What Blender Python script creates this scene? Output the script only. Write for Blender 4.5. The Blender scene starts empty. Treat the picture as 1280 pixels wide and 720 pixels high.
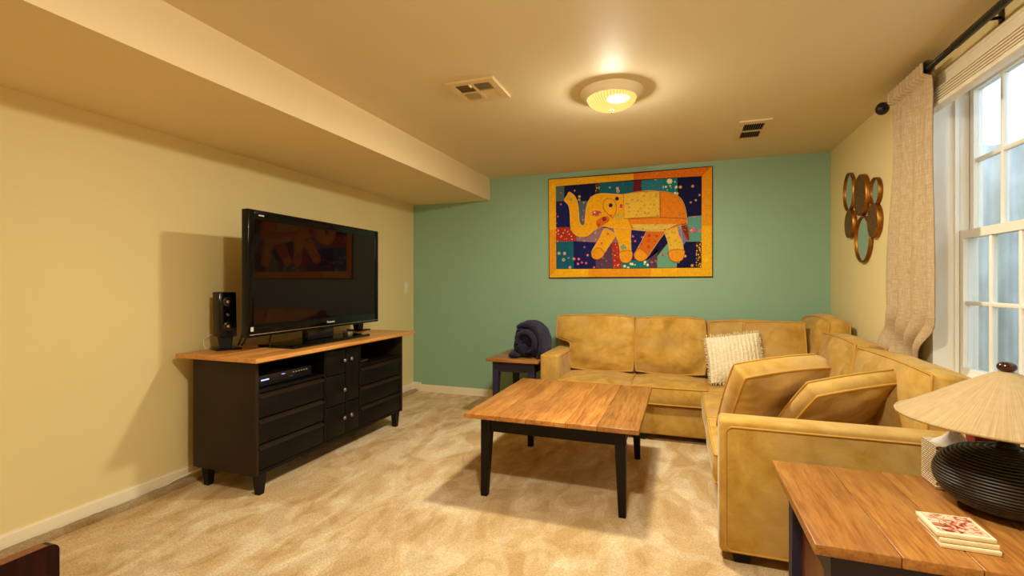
import bpy, bmesh, math, random
from mathutils import Vector, Matrix, noise
random.seed(7)
PI = math.pi
sc = bpy.context.scene
col = sc.collection

# ------------------------------------------------------------------ camera
YAW = math.atan(213 / 600)
cam_d = bpy.data.cameras.new('camera')
cam = bpy.data.objects.new('camera', cam_d); col.objects.link(cam)
cam_d.sensor_fit = 'HORIZONTAL'; cam_d.sensor_width = 36.0
cam_d.lens = 600 / 1280 * 36.0
cam_d.shift_y = -6 / 1280
cam_d.clip_start = 0.05
cam.location = (0, 0, 1.2)
cam.rotation_euler = (PI / 2, 0, YAW)
sc.camera = cam

# ------------------------------------------------------------------ world, exposure
w = bpy.data.worlds.new('sky'); sc.world = w; w.use_nodes = True
bg = w.node_tree.nodes['Background']
bg.inputs[0].default_value = (0.80, 0.88, 1.0, 1); bg.inputs[1].default_value = 3.4
sc.view_settings.view_transform = 'Standard'; sc.view_settings.look = 'None'
sc.view_settings.gamma = 1.0; sc.view_settings.use_curve_mapping = False
sc.view_settings.exposure = 0.0
LAMP_W = 150.0       # bare bulbs, all directions
LAMP_DOWN = 290.0    # disk lamp added inside the dome for extra downward light
LAMP_C = (1.0, 0.985, 0.90)
cy = sc.cycles
cy.use_denoising = True; cy.max_bounces = 10; cy.diffuse_bounces = 6; cy.glossy_bounces = 4
cy.transparent_max_bounces = 12; cy.sample_clamp_indirect = 8.0
cy.caustics_reflective = True; cy.blur_glossy = 0.3

# ------------------------------------------------------------------ helpers
def wloc(o):
    v = Vector((0, 0, 0))
    while o is not None:
        v = v + o.location; o = o.parent
    return v

def tag(o, label=None, cat=None, group=None, kind=None):
    if label: o['label'] = label
    if cat: o['category'] = cat
    if group: o['group'] = group
    if kind: o['kind'] = kind
    return o

def thing(name, loc, label, cat, group=None, kind=None, rz=0):
    o = bpy.data.objects.new(name, None); col.objects.link(o)
    o.location = loc; o.rotation_euler = (0, 0, rz); o.empty_display_size = .05
    return tag(o, label, cat, group, kind)

class MB:
    def __init__(s): s.v = []; s.f = []; s.sm = []
    def add(s, vs, fs, smooth=False):
        b = len(s.v); s.v += [Vector(p) for p in vs]
        s.f += [tuple(b + i for i in q) for q in fs]; s.sm += [smooth] * len(fs); return s
    def box(s, lo, hi, r=0.0, seg=2):
        lo = Vector(lo); hi = Vector(hi)
        if r <= 0:
            x0, y0, z0 = lo; x1, y1, z1 = hi
            return s.add([(x0,y0,z0),(x1,y0,z0),(x1,y1,z0),(x0,y1,z0),(x0,y0,z1),(x1,y0,z1),(x1,y1,z1),(x0,y1,z1)],
                  [(0,3,2,1),(4,5,6,7),(0,1,5,4),(1,2,6,5),(2,3,7,6),(3,0,4,7)])
        bm = bmesh.new(); bmesh.ops.create_cube(bm, size=1)
        c = (lo + hi) / 2; d = hi - lo
        for v in bm.verts: v.co = Vector((v.co.x*d.x + c.x, v.co.y*d.y + c.y, v.co.z*d.z + c.z))
        bmesh.ops.bevel(bm, geom=bm.edges[:], offset=min(r, min(d)*.49), segments=seg, profile=.5, affect='EDGES')
        return s.bm(bm, True)
    def bm(s, bm, smooth=False):
        bm.verts.index_update()
        s.add([v.co.copy() for v in bm.verts], [tuple(v.index for v in f.verts) for f in bm.faces], smooth); bm.free(); return s
    def taper(s, top, bot, zt, zb):      # tapered post: (x0,x1,y0,y1) at top and bottom
        a, b = bot, top
        return s.add([(a[0],a[2],zb),(a[1],a[2],zb),(a[1],a[3],zb),(a[0],a[3],zb),(b[0],b[2],zt),(b[1],b[2],zt),(b[1],b[3],zt),(b[0],b[3],zt)],
              [(0,3,2,1),(4,5,6,7),(0,1,5,4),(1,2,6,5),(2,3,7,6),(3,0,4,7)])
    def lathe(s, prof, c=(0,0,0), n=40, rx=1, ry=1):
        c = Vector(c); vs = []; fs = []
        for (r, z) in prof:
            for k in range(n):
                a = 2*PI*k/n; vs.append((c.x + r*rx*math.cos(a), c.y + r*ry*math.sin(a), c.z + z))
        for i in range(len(prof)-1):
            for k in range(n):
                fs.append((i*n+k, i*n+(k+1)%n, (i+1)*n+(k+1)%n, (i+1)*n+k))
        return s.add(vs, fs, True)
    def tube(s, pts, r, n=8, closed=False, cap=True):
        pts = [Vector(p) for p in pts]; m = len(pts); vs = []; fs = []
        up = Vector((0, 0, 1)); prev = None
        for i, p in enumerate(pts):
            a = pts[(i-1) % m] if (closed or i > 0) else p
            b = pts[(i+1) % m] if (closed or i < m-1) else p
            t = (b - a); t = t.normalized() if t.length > 1e-9 else Vector((0,0,1))
            if prev is None:
                h = up if abs(t.dot(up)) < .9 else Vector((1,0,0))
                nx = t.cross(h).normalized()
            else:
                nx = prev - t*prev.dot(t); nx = nx.normalized() if nx.length > 1e-6 else t.orthogonal().normalized()
            prev = nx; ny = t.cross(nx)
            rr = r[i] if isinstance(r, (list, tuple)) else r
            for k in range(n):
                an = 2*PI*k/n; vs.append(p + nx*rr*math.cos(an) + ny*rr*math.sin(an))
        for i in range(m if closed else m-1):
            j = (i+1) % m
            for k in range(n): fs.append((i*n+k, i*n+(k+1)%n, j*n+(k+1)%n, j*n+k))
        if cap and not closed:
            fs.append(tuple(range(n-1, -1, -1))); fs.append(tuple((m-1)*n+k for k in range(n)))
        return s.add(vs, fs, True)
    def grid(s, fn, nu, nv, smooth=True):
        vs = [fn(i/nu, j/nv) for j in range(nv+1) for i in range(nu+1)]
        fs = [(j*(nu+1)+i, j*(nu+1)+i+1, (j+1)*(nu+1)+i+1, (j+1)*(nu+1)+i) for j in range(nv) for i in range(nu)]
        return s.add(vs, fs, smooth)
    def prism(s, poly, fn, z0, z1):      # poly of 2-D points, fn(u,v,z) -> 3-D point
        bm = bmesh.new()
        a = [bm.verts.new(fn(u, v, z1)) for u, v in poly]; b = [bm.verts.new(fn(u, v, z0)) for u, v in poly]
        n = len(poly); bm.faces.new(a); bm.faces.new(b[::-1])
        for i in range(n): bm.faces.new((a[(i+1)%n], a[i], b[i], b[(i+1)%n]))
        bmesh.ops.recalc_face_normals(bm, faces=bm.faces)
        bmesh.ops.triangulate(bm, faces=[f for f in bm.faces if len(f.verts) > 4])
        return s.bm(bm)
    def build(s, name, mat, parent=None, local=False, label=None, kind=None, fix=False):
        me = bpy.data.meshes.new(name)
        if parent is not None: org = Vector((0,0,0)) if local else wloc(parent)
        elif local: org = Vector((0,0,0))
        else:
            xs = [v.x for v in s.v]; ys = [v.y for v in s.v]; zs = [v.z for v in s.v]
            org = Vector(((min(xs)+max(xs))/2, (min(ys)+max(ys))/2, min(zs)))
        me.from_pydata([tuple(v - org) for v in s.v], [], s.f)
        me.polygons.foreach_set('use_smooth', s.sm)
        if fix:
            bm = bmesh.new(); bm.from_mesh(me); bmesh.ops.recalc_face_normals(bm, faces=bm.faces); bm.to_mesh(me); bm.free()
        me.materials.append(mat); me.update()
        o = bpy.data.objects.new(name, me); col.objects.link(o)
        if parent is not None: o.parent = parent
        else: o.location = org
        if label: o['label'] = label
        if kind: o['kind'] = kind
        return o

def copy_tree(o, parent=None):
    c = o.copy(); col.objects.link(c); c.parent = parent
    for ch in list(o.children): copy_tree(ch, c)
    return c

def nz(p, s=1.0, seed=0.0): return noise.noise(Vector((p[0]*s + seed*3.1, p[1]*s - seed*1.7, p[2]*s + seed)))

# ------------------------------------------------------------------ materials
def srgb(r, g, b):
    f = lambda c: (c/255/12.92) if c/255 <= .04045 else ((c/255 + .055)/1.055)**2.4
    return (f(r), f(g), f(b), 1)

class NT:
    def __init__(s, name):
        s.m = bpy.data.materials.new(name); s.m.use_nodes = True
        s.t = s.m.node_tree; s.b = s.t.nodes['Principled BSDF']; s.out = s.t.nodes['Material Output']
    def n(s, typ, **kw):
        x = s.t.nodes.new(typ)
        for k, v in kw.items():
            if k.startswith('i_'):
                key = k[2:].replace('_', ' ')
                x.inputs[int(key) if key.isdigit() else key].default_value = v
            else: setattr(x, k, v)
        return x
    def l(s, a, b): s.t.links.new(a, b)
    def coords(s, scale=(1,1,1), rnd=False, rot=(0,0,0)):
        tc = s.n('ShaderNodeTexCoord'); mp = s.n('ShaderNodeMapping')
        mp.inputs['Scale'].default_value = scale; mp.inputs['Rotation'].default_value = rot
        s.l(tc.outputs['Object'], mp.inputs['Vector'])
        if rnd:
            oi = s.n('ShaderNodeObjectInfo'); mu = s.n('ShaderNodeMath', operation='MULTIPLY'); mu.inputs[1].default_value = 37.0
            s.l(oi.outputs['Random'], mu.inputs[0]); s.l(mu.outputs[0], mp.inputs['Location'])
        return mp.outputs[0]
    def noise(s, vec, scale, detail=4, rough=.5, dist=0):
        x = s.n('ShaderNodeTexNoise'); x.inputs['Scale'].default_value = scale; x.inputs['Detail'].default_value = detail
        x.inputs['Roughness'].default_value = rough; x.inputs['Distortion'].default_value = dist
        s.l(vec, x.inputs['Vector']); return x.outputs['Fac']
    def ramp(s, fac, stops, interp='LINEAR'):
        x = s.n('ShaderNodeValToRGB'); x.color_ramp.interpolation = interp
        el = x.color_ramp.elements
        while len(el) < len(stops): el.new(.5)
        for e, (p, c) in zip(el, stops): e.position = p; e.color = c if len(c) == 4 else (*c, 1)
        s.l(fac, x.inputs[0]); return x.outputs[0]
    def mix(s, fac, a, b, mode='MIX'):
        x = s.n('ShaderNodeMix', data_type='RGBA', blend_type=mode)
        for sock, v in ((x.inputs[0], fac), (x.inputs[6], a), (x.inputs[7], b)):
            if isinstance(v, (int, float, tuple)): sock.default_value = v
            else: s.l(v, sock)
        return x.outputs[2]
    def bump(s, h, strength=.3, dist=.01):
        x = s.n('ShaderNodeBump'); x.inputs['Strength'].default_value = strength; x.inputs['Distance'].default_value = dist
        s.l(h, x.inputs['Height']); s.l(x.outputs[0], s.b.inputs['Normal'])
    def base(s, c):
        if isinstance(c, tuple): s.b.inputs['Base Color'].default_value = c
        else: s.l(c, s.b.inputs['Base Color'])
    def set(s, **kw):
        for k, v in kw.items(): s.b.inputs[k.replace('_', ' ')].default_value = v
        return s

def plain(name, c, rough=.5, metal=0.0, spec=.5, var=.06, scale=14, bump=0.0, bscale=60):
    t = NT(name); v = t.coords()
    n1 = t.noise(v, scale, 4)
    lo = tuple(x*(1-var) for x in c[:3]) + (1,); hi = tuple(min(1, x*(1+var)) for x in c[:3]) + (1,)
    t.base(t.ramp(n1, [(.3, lo), (.7, hi)]))
    t.set(Roughness=rough, Metallic=metal); t.b.inputs['Specular IOR Level'].default_value = spec
    if bump: t.bump(t.noise(v, bscale, 3), bump, .004)
    return t.m

def paint(name, c, rough=.6, spec=.3):
    t = NT(name); v = t.coords()
    n1 = t.noise(v, .9, 3)
    t.base(t.ramp(n1, [(.3, tuple(x*.97 for x in c[:3])), (.7, tuple(min(1, x*1.03) for x in c[:3]))]))
    t.set(Roughness=rough); t.b.inputs['Specular IOR Level'].default_value = spec
    t.bump(t.noise(v, 140, 3), .12, .002)
    return t.m

def wood(name, dark, mid, light, axis='y', rough=.35, coat=.0, spec=.5):
    t = NT(name)
    st = {'x': (.7, 9, 9), 'y': (9, .7, 9), 'z': (9, 9, .7)}[axis]
    v = t.coords(st, rnd=True)
    g = t.noise(v, 2.2, 5, .55, 1.2)
    fine = t.noise(v, 14, 3, .6, .2)
    big = t.noise(t.coords(rnd=True), 2.6, 3, .5)
    c = t.ramp(g, [(.25, dark), (.48, mid), (.75, light)])
    c = t.mix(.35, c, t.ramp(fine, [(.35, dark), (.6, light)]))
    c = t.mix(t.ramp(big, [(.35, (0,0,0)), (.75, (.45,.45,.45))]), c, dark)
    oi = t.n('ShaderNodeObjectInfo')
    tone = t.ramp(oi.outputs['Random'], [(0, (.72,.72,.72)), (1, (1.12,1.1,1.08))])
    c = t.mix(1.0, c, tone, 'MULTIPLY')
    t.base(c); t.set(Roughness=rough); t.b.inputs['Specular IOR Level'].default_value = spec
    t.b.inputs['Coat Weight'].default_value = coat; t.b.inputs['Coat Roughness'].default_value = .15
    t.bump(fine, .06, .002)
    return t.m

M = {}
M['wall'] = paint('cream_wall_paint', srgb(224, 207, 152))
M['ceiling'] = paint('ceiling_paint', srgb(216, 202, 168))
M['soffit'] = paint('soffit_paint', srgb(228, 208, 166))
M['teal'] = paint('teal_wall_paint', srgb(142, 178, 152), .45, .4)
M['trim'] = paint('white_trim_paint', srgb(238, 226, 200), .35, .5)
M['frame_white'] = paint('window_white', srgb(240, 235, 224), .35, .5)

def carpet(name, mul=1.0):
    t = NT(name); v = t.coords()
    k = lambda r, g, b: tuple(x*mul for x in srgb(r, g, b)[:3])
    streak = t.noise(t.coords((2.6, .9, 1), rot=(0, 0, .22)), 1.5, 2, .5, 1.3)
    patch = t.noise(t.coords((1.6, 1.1, 1), rot=(0, 0, -.5)), 2.6, 2, .5, 1.4)
    s1 = t.ramp(streak, [(.44, k(212, 172, 112)), (.49, k(234, 200, 148)), (.55, k(236, 204, 152)), (.585, k(254, 234, 196))])
    s2 = t.ramp(patch, [(.42, k(212, 172, 112)), (.47, k(238, 204, 152)), (.58, k(240, 208, 156)), (.615, k(252, 230, 190))])
    c = t.mix(.5, s1, s2)
    pile = t.noise(v, 120, 4, .8)
    c = t.mix(.5, c, t.ramp(pile, [(.32, (.34,.30,.25)), (.62, (1.2,1.2,1.2))]), 'MULTIPLY')
    t.base(c); t.set(Roughness=1.0); t.b.inputs['Specular IOR Level'].default_value = .05
    t.b.inputs['Sheen Weight'].default_value = .15
    t.bump(pile, .9, .012)
    return t.m
M['carpet'] = carpet('beige_carpet')
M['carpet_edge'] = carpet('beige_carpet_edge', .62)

def velvet(name, a, b, c):
    t = NT(name); v = t.coords(rnd=True)
    n1 = t.noise(v, 3.2, 4, .55, 1.3); n2 = t.noise(v, 11, 4, .6, .6); n3 = t.noise(v, 420, 2)
    col_ = t.mix(.35, t.ramp(n1, [(.32, a), (.5, b), (.68, c)]), t.ramp(n2, [(.35, a), (.65, c)]))
    col_ = t.mix(.25, col_, t.ramp(n3, [(.3, (.6,.6,.6)), (.6, (1.1,1.1,1.1))]), 'MULTIPLY')
    n4 = t.noise(v, 2.1, 3, .5, 1.6)
    col_ = t.mix(t.ramp(n4, [(.46, (0,0,0)), (.62, (.42,.42,.42))]), col_, srgb(184, 152, 100))
    t.base(col_); t.set(Roughness=.85); t.b.inputs['Specular IOR Level'].default_value = .2
    t.b.inputs['Sheen Weight'].default_value = .22; t.b.inputs['Sheen Roughness'].default_value = .4
    t.b.inputs['Sheen Tint'].default_value = (1, .93, .82, 1)
    t.bump(n2, .18, .012)
    return t.m
M['velvet'] = velvet('olive_gold_velvet', srgb(156, 114, 38), srgb(184, 142, 56), srgb(204, 166, 88))
M['piping'] = plain('olive_gold_piping', srgb(188, 142, 62), .8, 0, .2)
M['black_wood'] = plain('black_painted_wood', srgb(16, 10, 9), .5, 0, .2, .25, 6)
M['console_side'] = plain('dark_brown_wood', srgb(36, 24, 14), .5, 0, .3, .2, 5)
M['console_front'] = plain('black_front', srgb(8, 5, 4), .5, 0, .25, .3, 6)
M['blue_black_wood'] = plain('blue_black_wood', srgb(44, 38, 60), .5, 0, .25, .25, 8)
M['cherry'] = wood('cherry_planks', srgb(116, 64, 24), srgb(176, 114, 50), srgb(202, 146, 76), 'y', .34)
M['cherry_x'] = wood('cherry_planks_cross', srgb(134, 76, 30), srgb(194, 128, 60), srgb(218, 154, 88), 'x', .3)
M['honey'] = wood('honey_planks', srgb(168, 100, 40), srgb(208, 146, 72), srgb(226, 172, 98), 'y', .35)
M['red_wood'] = wood('red_brown_wood', srgb(90, 40, 16), srgb(140, 72, 30), srgb(160, 90, 40), 'x', .4)
M['dark_cherry'] = wood('dark_cherry_wood', srgb(16, 4, 4), srgb(30, 9, 7), srgb(52, 18, 12), 'z', .4, 0, .12)
M['plastic'] = plain('black_plastic', (.008, .007, .008, 1), .25, 0, .5, .1)
M['gloss'] = plain('gloss_black', (.003, .0025, .003, 1), .12, 0, .22, .1)
M['matte_black'] = plain('matte_black', (.006, .005, .005, 1), .55, 0, .3, .1)
M['silver'] = plain('silver_metal', (.6, .58, .55, 1), .3, 1.0)
M['bronze'] = plain('antique_gold_metal', srgb(150, 98, 36), .4, .9, .5, .3, 20)
M['iron'] = plain('black_iron', (.012, .008, .008, 1), .35, .3, .5, .1)
M['white_plastic'] = plain('white_plastic', srgb(232, 222, 200), .4)
M['print_grey'] = plain('light_grey_print', (.55, .55, .55, 1), .5)
M['vent_shade'] = plain('painted_recess_shade', (.004, .003, .003, 1), .9, 0, .0)  # black painted in for the shade inside the vent openings
M['brass_knob'] = plain('pewter_knob', (.25, .22, .2, 1), .35, .8)

t = NT('tv_screen'); t.base((.006, .003, .003, 1)); t.set(Roughness=.04); t.b.inputs['Specular IOR Level'].default_value = .32; t.b.inputs['Specular Tint'].default_value = (1, .55, .5, 1)
M['screen'] = t.m
t = NT('mirror_glass'); t.base((.80, .84, .82, 1)); t.set(Roughness=.0, Metallic=1.0); M['mirror'] = t.m

def hammered():
    t = NT('textured_bronze'); v = t.coords()
    vo = t.n('ShaderNodeTexVoronoi'); vo.inputs['Scale'].default_value = 85; t.l(v, vo.inputs['Vector'])
    t.base(t.ramp(vo.outputs['Distance'], [(.05, srgb(40, 26, 12)), (.5, srgb(120, 82, 36))]))
    t.set(Roughness=.45, Metallic=.6); t.bump(vo.outputs['Distance'], .7, .01); return t.m
M['hammered'] = hammered()

def linen():
    t = NT('beige_linen'); a = t.noise(t.coords((1, 1, .06)), 300, 2); b = t.noise(t.coords((.06, .06, 1)), 300, 2)
    c = t.mix(.5, t.ramp(a, [(.3, srgb(156, 132, 98)), (.7, srgb(202, 180, 146))]), t.ramp(b, [(.3, srgb(160, 134, 100)), (.7, srgb(200, 178, 144))]))
    t.base(c); t.set(Roughness=.95); t.b.inputs['Specular IOR Level'].default_value = .1
    t.bump(a, .25, .003); return t.m
M['linen'] = linen()

def glass():
    t = NT('window_glass'); t.t.nodes.remove(t.b)
    tr = t.n('ShaderNodeBsdfTransparent'); tr.inputs[0].default_value = (.90, .95, .97, 1)
    gl = t.n('ShaderNodeBsdfGlossy'); gl.inputs['Roughness'].default_value = .02
    lw = t.n('ShaderNodeLayerWeight'); lw.inputs[0].default_value = .5
    pw = t.n('ShaderNodeMath', operation='POWER'); pw.inputs[1].default_value = 4.0; t.l(lw.outputs['Facing'], pw.inputs[0])
    fr = t.n('ShaderNodeMath', operation='MULTIPLY_ADD'); fr.inputs[1].default_value = .9; fr.inputs[2].default_value = .03; t.l(pw.outputs[0], fr.inputs[0])
    mx = t.n('ShaderNodeMixShader'); t.l(fr.outputs[0], mx.inputs[0]); t.l(tr.outputs[0], mx.inputs[1]); t.l(gl.outputs[0], mx.inputs[2])
    t.l(mx.outputs[0], t.out.inputs[0]); return t.m
M['glass'] = glass()

def emit(name, c, s):
    t = NT(name); t.base((.0, .0, .0, 1)); t.b.inputs['Emission Color'].default_value = (*c[:3], 1); t.b.inputs['Emission Strength'].default_value = s
    return t.m

def lamp_glass():
    t = NT('ribbed_lamp_glass'); t.t.nodes.remove(t.b)
    tr = t.n('ShaderNodeBsdfTransparent'); tr.inputs[0].default_value = (1, .95, .82, 1)
    em = t.n('ShaderNodeEmission'); em.inputs[1].default_value = 1.0
    tc = t.n('ShaderNodeTexCoord'); sp = t.n('ShaderNodeSeparateXYZ'); t.l(tc.outputs['Object'], sp.inputs[0])
    at = t.n('ShaderNodeMath', operation='ARCTAN2'); t.l(sp.outputs[1], at.inputs[0]); t.l(sp.outputs[0], at.inputs[1])
    mu = t.n('ShaderNodeMath', operation='MULTIPLY'); mu.inputs[1].default_value = 48; t.l(at.outputs[0], mu.inputs[0])
    sn = t.n('ShaderNodeMath', operation='SINE'); t.l(mu.outputs[0], sn.inputs[0])
    ma = t.n('ShaderNodeMath', operation='MULTIPLY_ADD'); ma.inputs[1].default_value = .5; ma.inputs[2].default_value = .5; t.l(sn.outputs[0], ma.inputs[0])
    t.l(t.ramp(ma.outputs[0], [(0, (1.05, .72, .14)), (1, (1.25, 1.0, .30))]), em.inputs[0])
    m3 = t.n('ShaderNodeMixShader'); m3.inputs[0].default_value = .85
    t.l(tr.outputs[0], m3.inputs[1]); t.l(em.outputs[0], m3.inputs[2]); t.l(m3.outputs[0], t.out.inputs[0]); return t.m
M['lamp_glass'] = lamp_glass()
M['glow_painted_pan'] = emit('painted_pan_glow', (1.0, .72, .26), .95)  # lamplit look of the pan painted as emission on black
M['glow_painted_pan'].node_tree.nodes['Principled BSDF'].inputs['Specular IOR Level'].default_value = 0
M['bulb'] = emit('lit_bulb', (1, .88, .55), 9)

# ------------------------------------------------------------------ room shell
XL, XR, YB, YF, H = -2.84, 1.175, 4.70, -1.4, 2.305
SX, SZ = -1.915, 2.072
def struct(name, mb, mat, label, cat, parent=None):
    o = mb.build(name, mat, parent)
    if parent is None: tag(o, label, cat, kind='structure')
    return o
floor_o = struct('floor', MB().box((XL, YF, -.06), (XR, YB, 0)), M['carpet'], 'beige cut-pile carpet covering the whole floor', 'floor')
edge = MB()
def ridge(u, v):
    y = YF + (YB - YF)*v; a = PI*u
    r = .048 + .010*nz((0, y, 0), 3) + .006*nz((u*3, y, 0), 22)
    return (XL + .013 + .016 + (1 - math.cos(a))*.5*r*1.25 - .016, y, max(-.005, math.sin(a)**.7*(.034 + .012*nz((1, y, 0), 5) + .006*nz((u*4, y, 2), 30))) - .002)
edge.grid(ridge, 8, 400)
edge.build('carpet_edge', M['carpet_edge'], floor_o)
struct('ceiling', MB().box((SX, YF, H), (XR + .02, YB, H + .08)), M['ceiling'], 'beige painted flat ceiling', 'ceiling')
struct('trim_1', MB().box((XL, YF, SZ), (SX, YB, H + .08)), M['soffit'], 'cream boxed-in soffit along the top of the left wall', 'soffit')
struct('wall_left', MB().box((XL - .1, YF, -.06), (XL, YB, H + .08)), M['wall'], 'plain cream wall behind the television console', 'wall')
struct('wall_back', MB().box((XL - .1, YB, -.06), (XR + .14, YB + .1, H + .08)), M['teal'], 'teal green accent wall behind the sofa', 'wall')
struct('wall_front', MB().box((XL - .1, YF - .1, -.06), (XR + .14, YF, H + .08)), M['wall'], 'cream wall behind the viewer', 'wall')
WY0, WY1, WZ0, WZ1 = 1.10, 2.975, .70, 2.20
XO = XR + .16
wr = MB()
wr.box((XR, YF, -.06), (XO, YB, WZ0)); wr.box((XR, YF, WZ1), (XO, YB, H + .08))
wr.box((XR, WY1, WZ0), (XO, YB, WZ1)); wr.box((XR, YF, WZ0), (XO, WY0, WZ1))
struct('wall_right', wr, M['wall'], 'cream wall with the window on the right', 'wall')
bl = MB().box((XL, YF, 0), (XL + .012, YB, .078)); bl.box((XL, YF, .078), (XL + .007, YB, .088))
struct('baseboard_left', bl, M['trim'], 'white baseboard along the cream wall behind the console', 'baseboard')
bb = MB().box((XL + .012, YB - .012, 0), (XR, YB, .068)); bb.box((XL + .012, YB - .007, .068), (XR, YB, .077))
bb.box((XL + .0, YB - .016, 0), (XL + .10, YB, .098))
struct('baseboard_back', bb, M['trim'], 'white baseboard along the teal wall', 'baseboard')
struct('baseboard_right', MB().box((XR - .012, YF, 0), (XR, YB - .012, .078)), M['trim'], 'white baseboard below the window wall', 'baseboard')

# ------------------------------------------------------------------ window
def window(name, y0, y1, label):
    W = thing(name, (XR, (y0 + y1)/2, WZ0), label, 'window', kind='structure')
    f = MB()
    f.box((XR + .0, y0, WZ0), (XO + .02, y1, WZ0 + .03)); f.box((XR + .0, y0, WZ1 - .03), (XO + .02, y1, WZ1))
    f.box((XR + .0, y0, WZ0 + .03), (XO + .02, y0 + .022, WZ1 - .03)); f.box((XR + .0, y1 - .022, WZ0 + .03), (XO + .02, y1, WZ1 - .03))
    f.build('window_frame', M['frame_white'], W)
    for yy, s in ((y1 - .022, -1), (y0 + .022, 1)):
        a, b = sorted((yy, yy + s*.016)); MB().box((XR + .082, a, WZ0 + .03), (XR + .098, b, WZ1 - .03)).build('stop_bead', M['frame_white'], W)
        a, b = sorted((yy, yy + s*.010)); MB().box((XR + .142, a, WZ0 + .03), (XR + .150, b, WZ1 - .03)).build('stop_bead', M['frame_white'], W)
    def sash(x, z0, z1, name):
        a, b = y0 + .026, y1 - .026
        st = .038
        m = MB().box((x - .018, a, z0), (x + .018, a + st, z1)); m.box((x - .018, b - st, z0), (x + .018, b, z1))
        m.box((x - .018, a + st, z0), (x + .018, b - st, z0 + (.06 if z0 < 1 else .035))); m.box((x - .018, a + st, z1 - .04), (x + .018, b - st, z1))
        S = m.build(name, M['frame_white'], W)
        ga, gb = a + st, b - st; gz0 = z0 + (.06 if z0 < 1 else .035); gz1 = z1 - .04
        npn = 4; dy = (gb - ga)/npn; zm = (gz0 + gz1)/2
        for k in range(1, npn): MB().box((x - .013, ga + k*dy - .009, gz0), (x + .013, ga + k*dy + .009, gz1), .004).build('muntin', M['frame_white'], S)
        MB().box((x - .0125, ga, zm - .0095), (x + .0125, gb, zm + .0095), .004).build('muntin', M['frame_white'], S)
        for k in range(npn):
            for za, zb in ((gz0, zm - .0095), (zm + .0095, gz1)):
                MB().box((x - .002, ga + k*dy + (.009 if k else 0), za), (x + .002, ga + (k+1)*dy - (.009 if k < npn-1 else 0), zb)).build('pane', M['glass'], S)
    sash(XR + .120, WZ0 + .035, 1.455, 'lower_sash')
    sash(XR + .160, 1.42, WZ1 - .035, 'upper_sash')
    return W
window('window_1', 2.045, WY1, 'white double-hung grid window behind the straw-shaded lamp')
window('window_2', WY0, 2.030, 'white double-hung grid window nearest the viewer')
struct('trim_2', MB().box((XR + .0, 2.030, WZ0), (XO + .02, 2.045, WZ1)), M['frame_white'], 'white post between the two windows', 'trim')
# window well outside
well = MB()
def corr(u, v):
    y = .2 + 3.2*u; return (2.05 + .02*math.sin(y*2*PI/.10), y, -.2 + 2.17*v)
def corr2(u, v):
    x = XO + .02 + (2.05 - XO)*u; return (x, 3.4 + .02*math.sin(x*2*PI/.10), -.2 + 2.17*v)
well.grid(corr, 320, 2).grid(corr2, 80, 2)
M['well'] = plain('galvanised_metal', srgb(216, 222, 224), .6, 0, .4, .22, 5)
wo = struct('wall_outside', well, M['well'], 'pale blue-grey window well wall outside the panes', 'wall')
M['gravel'] = plain('gravel', srgb(150, 150, 145), .9, 0, .2, .3, 60, .8, 60)
struct('ground', MB().box((XO + .02, .2, -.25), (2.06, 3.4, .3)), M['gravel'], 'gravel at the bottom of the window well', 'ground')

# raised blind
B = thing('window_blind', (XR + .01, 2.03, 2.03), 'raised white slatted blind stacked at the top of the window', 'blind')
m = MB().box((1.152, 1.12, 2.128), (1.172, 2.962, 2.196), .003); m.box((1.148, 1.12, 2.176), (1.172, 2.962, 2.190), .002)
m.build('valance', M['trim'], B)
m = MB().box((1.140, 2.962, 2.11), (1.173, 2.972, 2.20), .002); m.build('bracket', M['white_plastic'], B)
for k in range(5):
    MB().box((1.126, 1.13, 2.060 + k*.0125), (1.172, 2.955, 2.066 + k*.0125), .002).build('slat', M['trim'], B)
MB().box((1.124, 1.13, 2.034), (1.172, 2.955, 2.054), .003).build('bottom_rail', M['white_plastic'], B)

# ------------------------------------------------------------------ curtain and rod
R_ = thing('curtain_rod', (1.09, 3.3, 2.21), 'black curtain rod with ball finial above the window', 'curtain rod')
MB().tube([(1.09, 3.30, 2.21), (1.09, 2.55, 2.21)], .013, 14).tube([(1.09, 2.55, 2.21), (1.09, .8, 2.21)], .0165, 14).build('pole', M['iron'], R_)
m = MB(); m.lathe([(0, -.036)] + [(.034*math.sin(a), -.036*math.cos(a)) for a in [PI*k/14 for k in range(1, 14)]] + [(0, .036)], (1.09, 3.335, 2.21), 24)
m.build('finial', M['iron'], R_)
m = MB().tube([(1.09, 3.24, 2.205), (1.13, 3.24, 2.19), (1.172, 3.24, 2.19)], .007).box((1.168, 3.225, 2.15), (1.1745, 3.255, 2.23), .002); m.build('bracket', M['iron'], R_)
m = MB().tube([(1.09, 2.40, 2.205), (1.13, 2.40, 2.235), (1.172, 2.40, 2.235)], .007).box((1.168, 2.385, 2.215), (1.1745, 2.415, 2.28), .002); m.build('bracket', M['iron'], R_)

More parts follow.
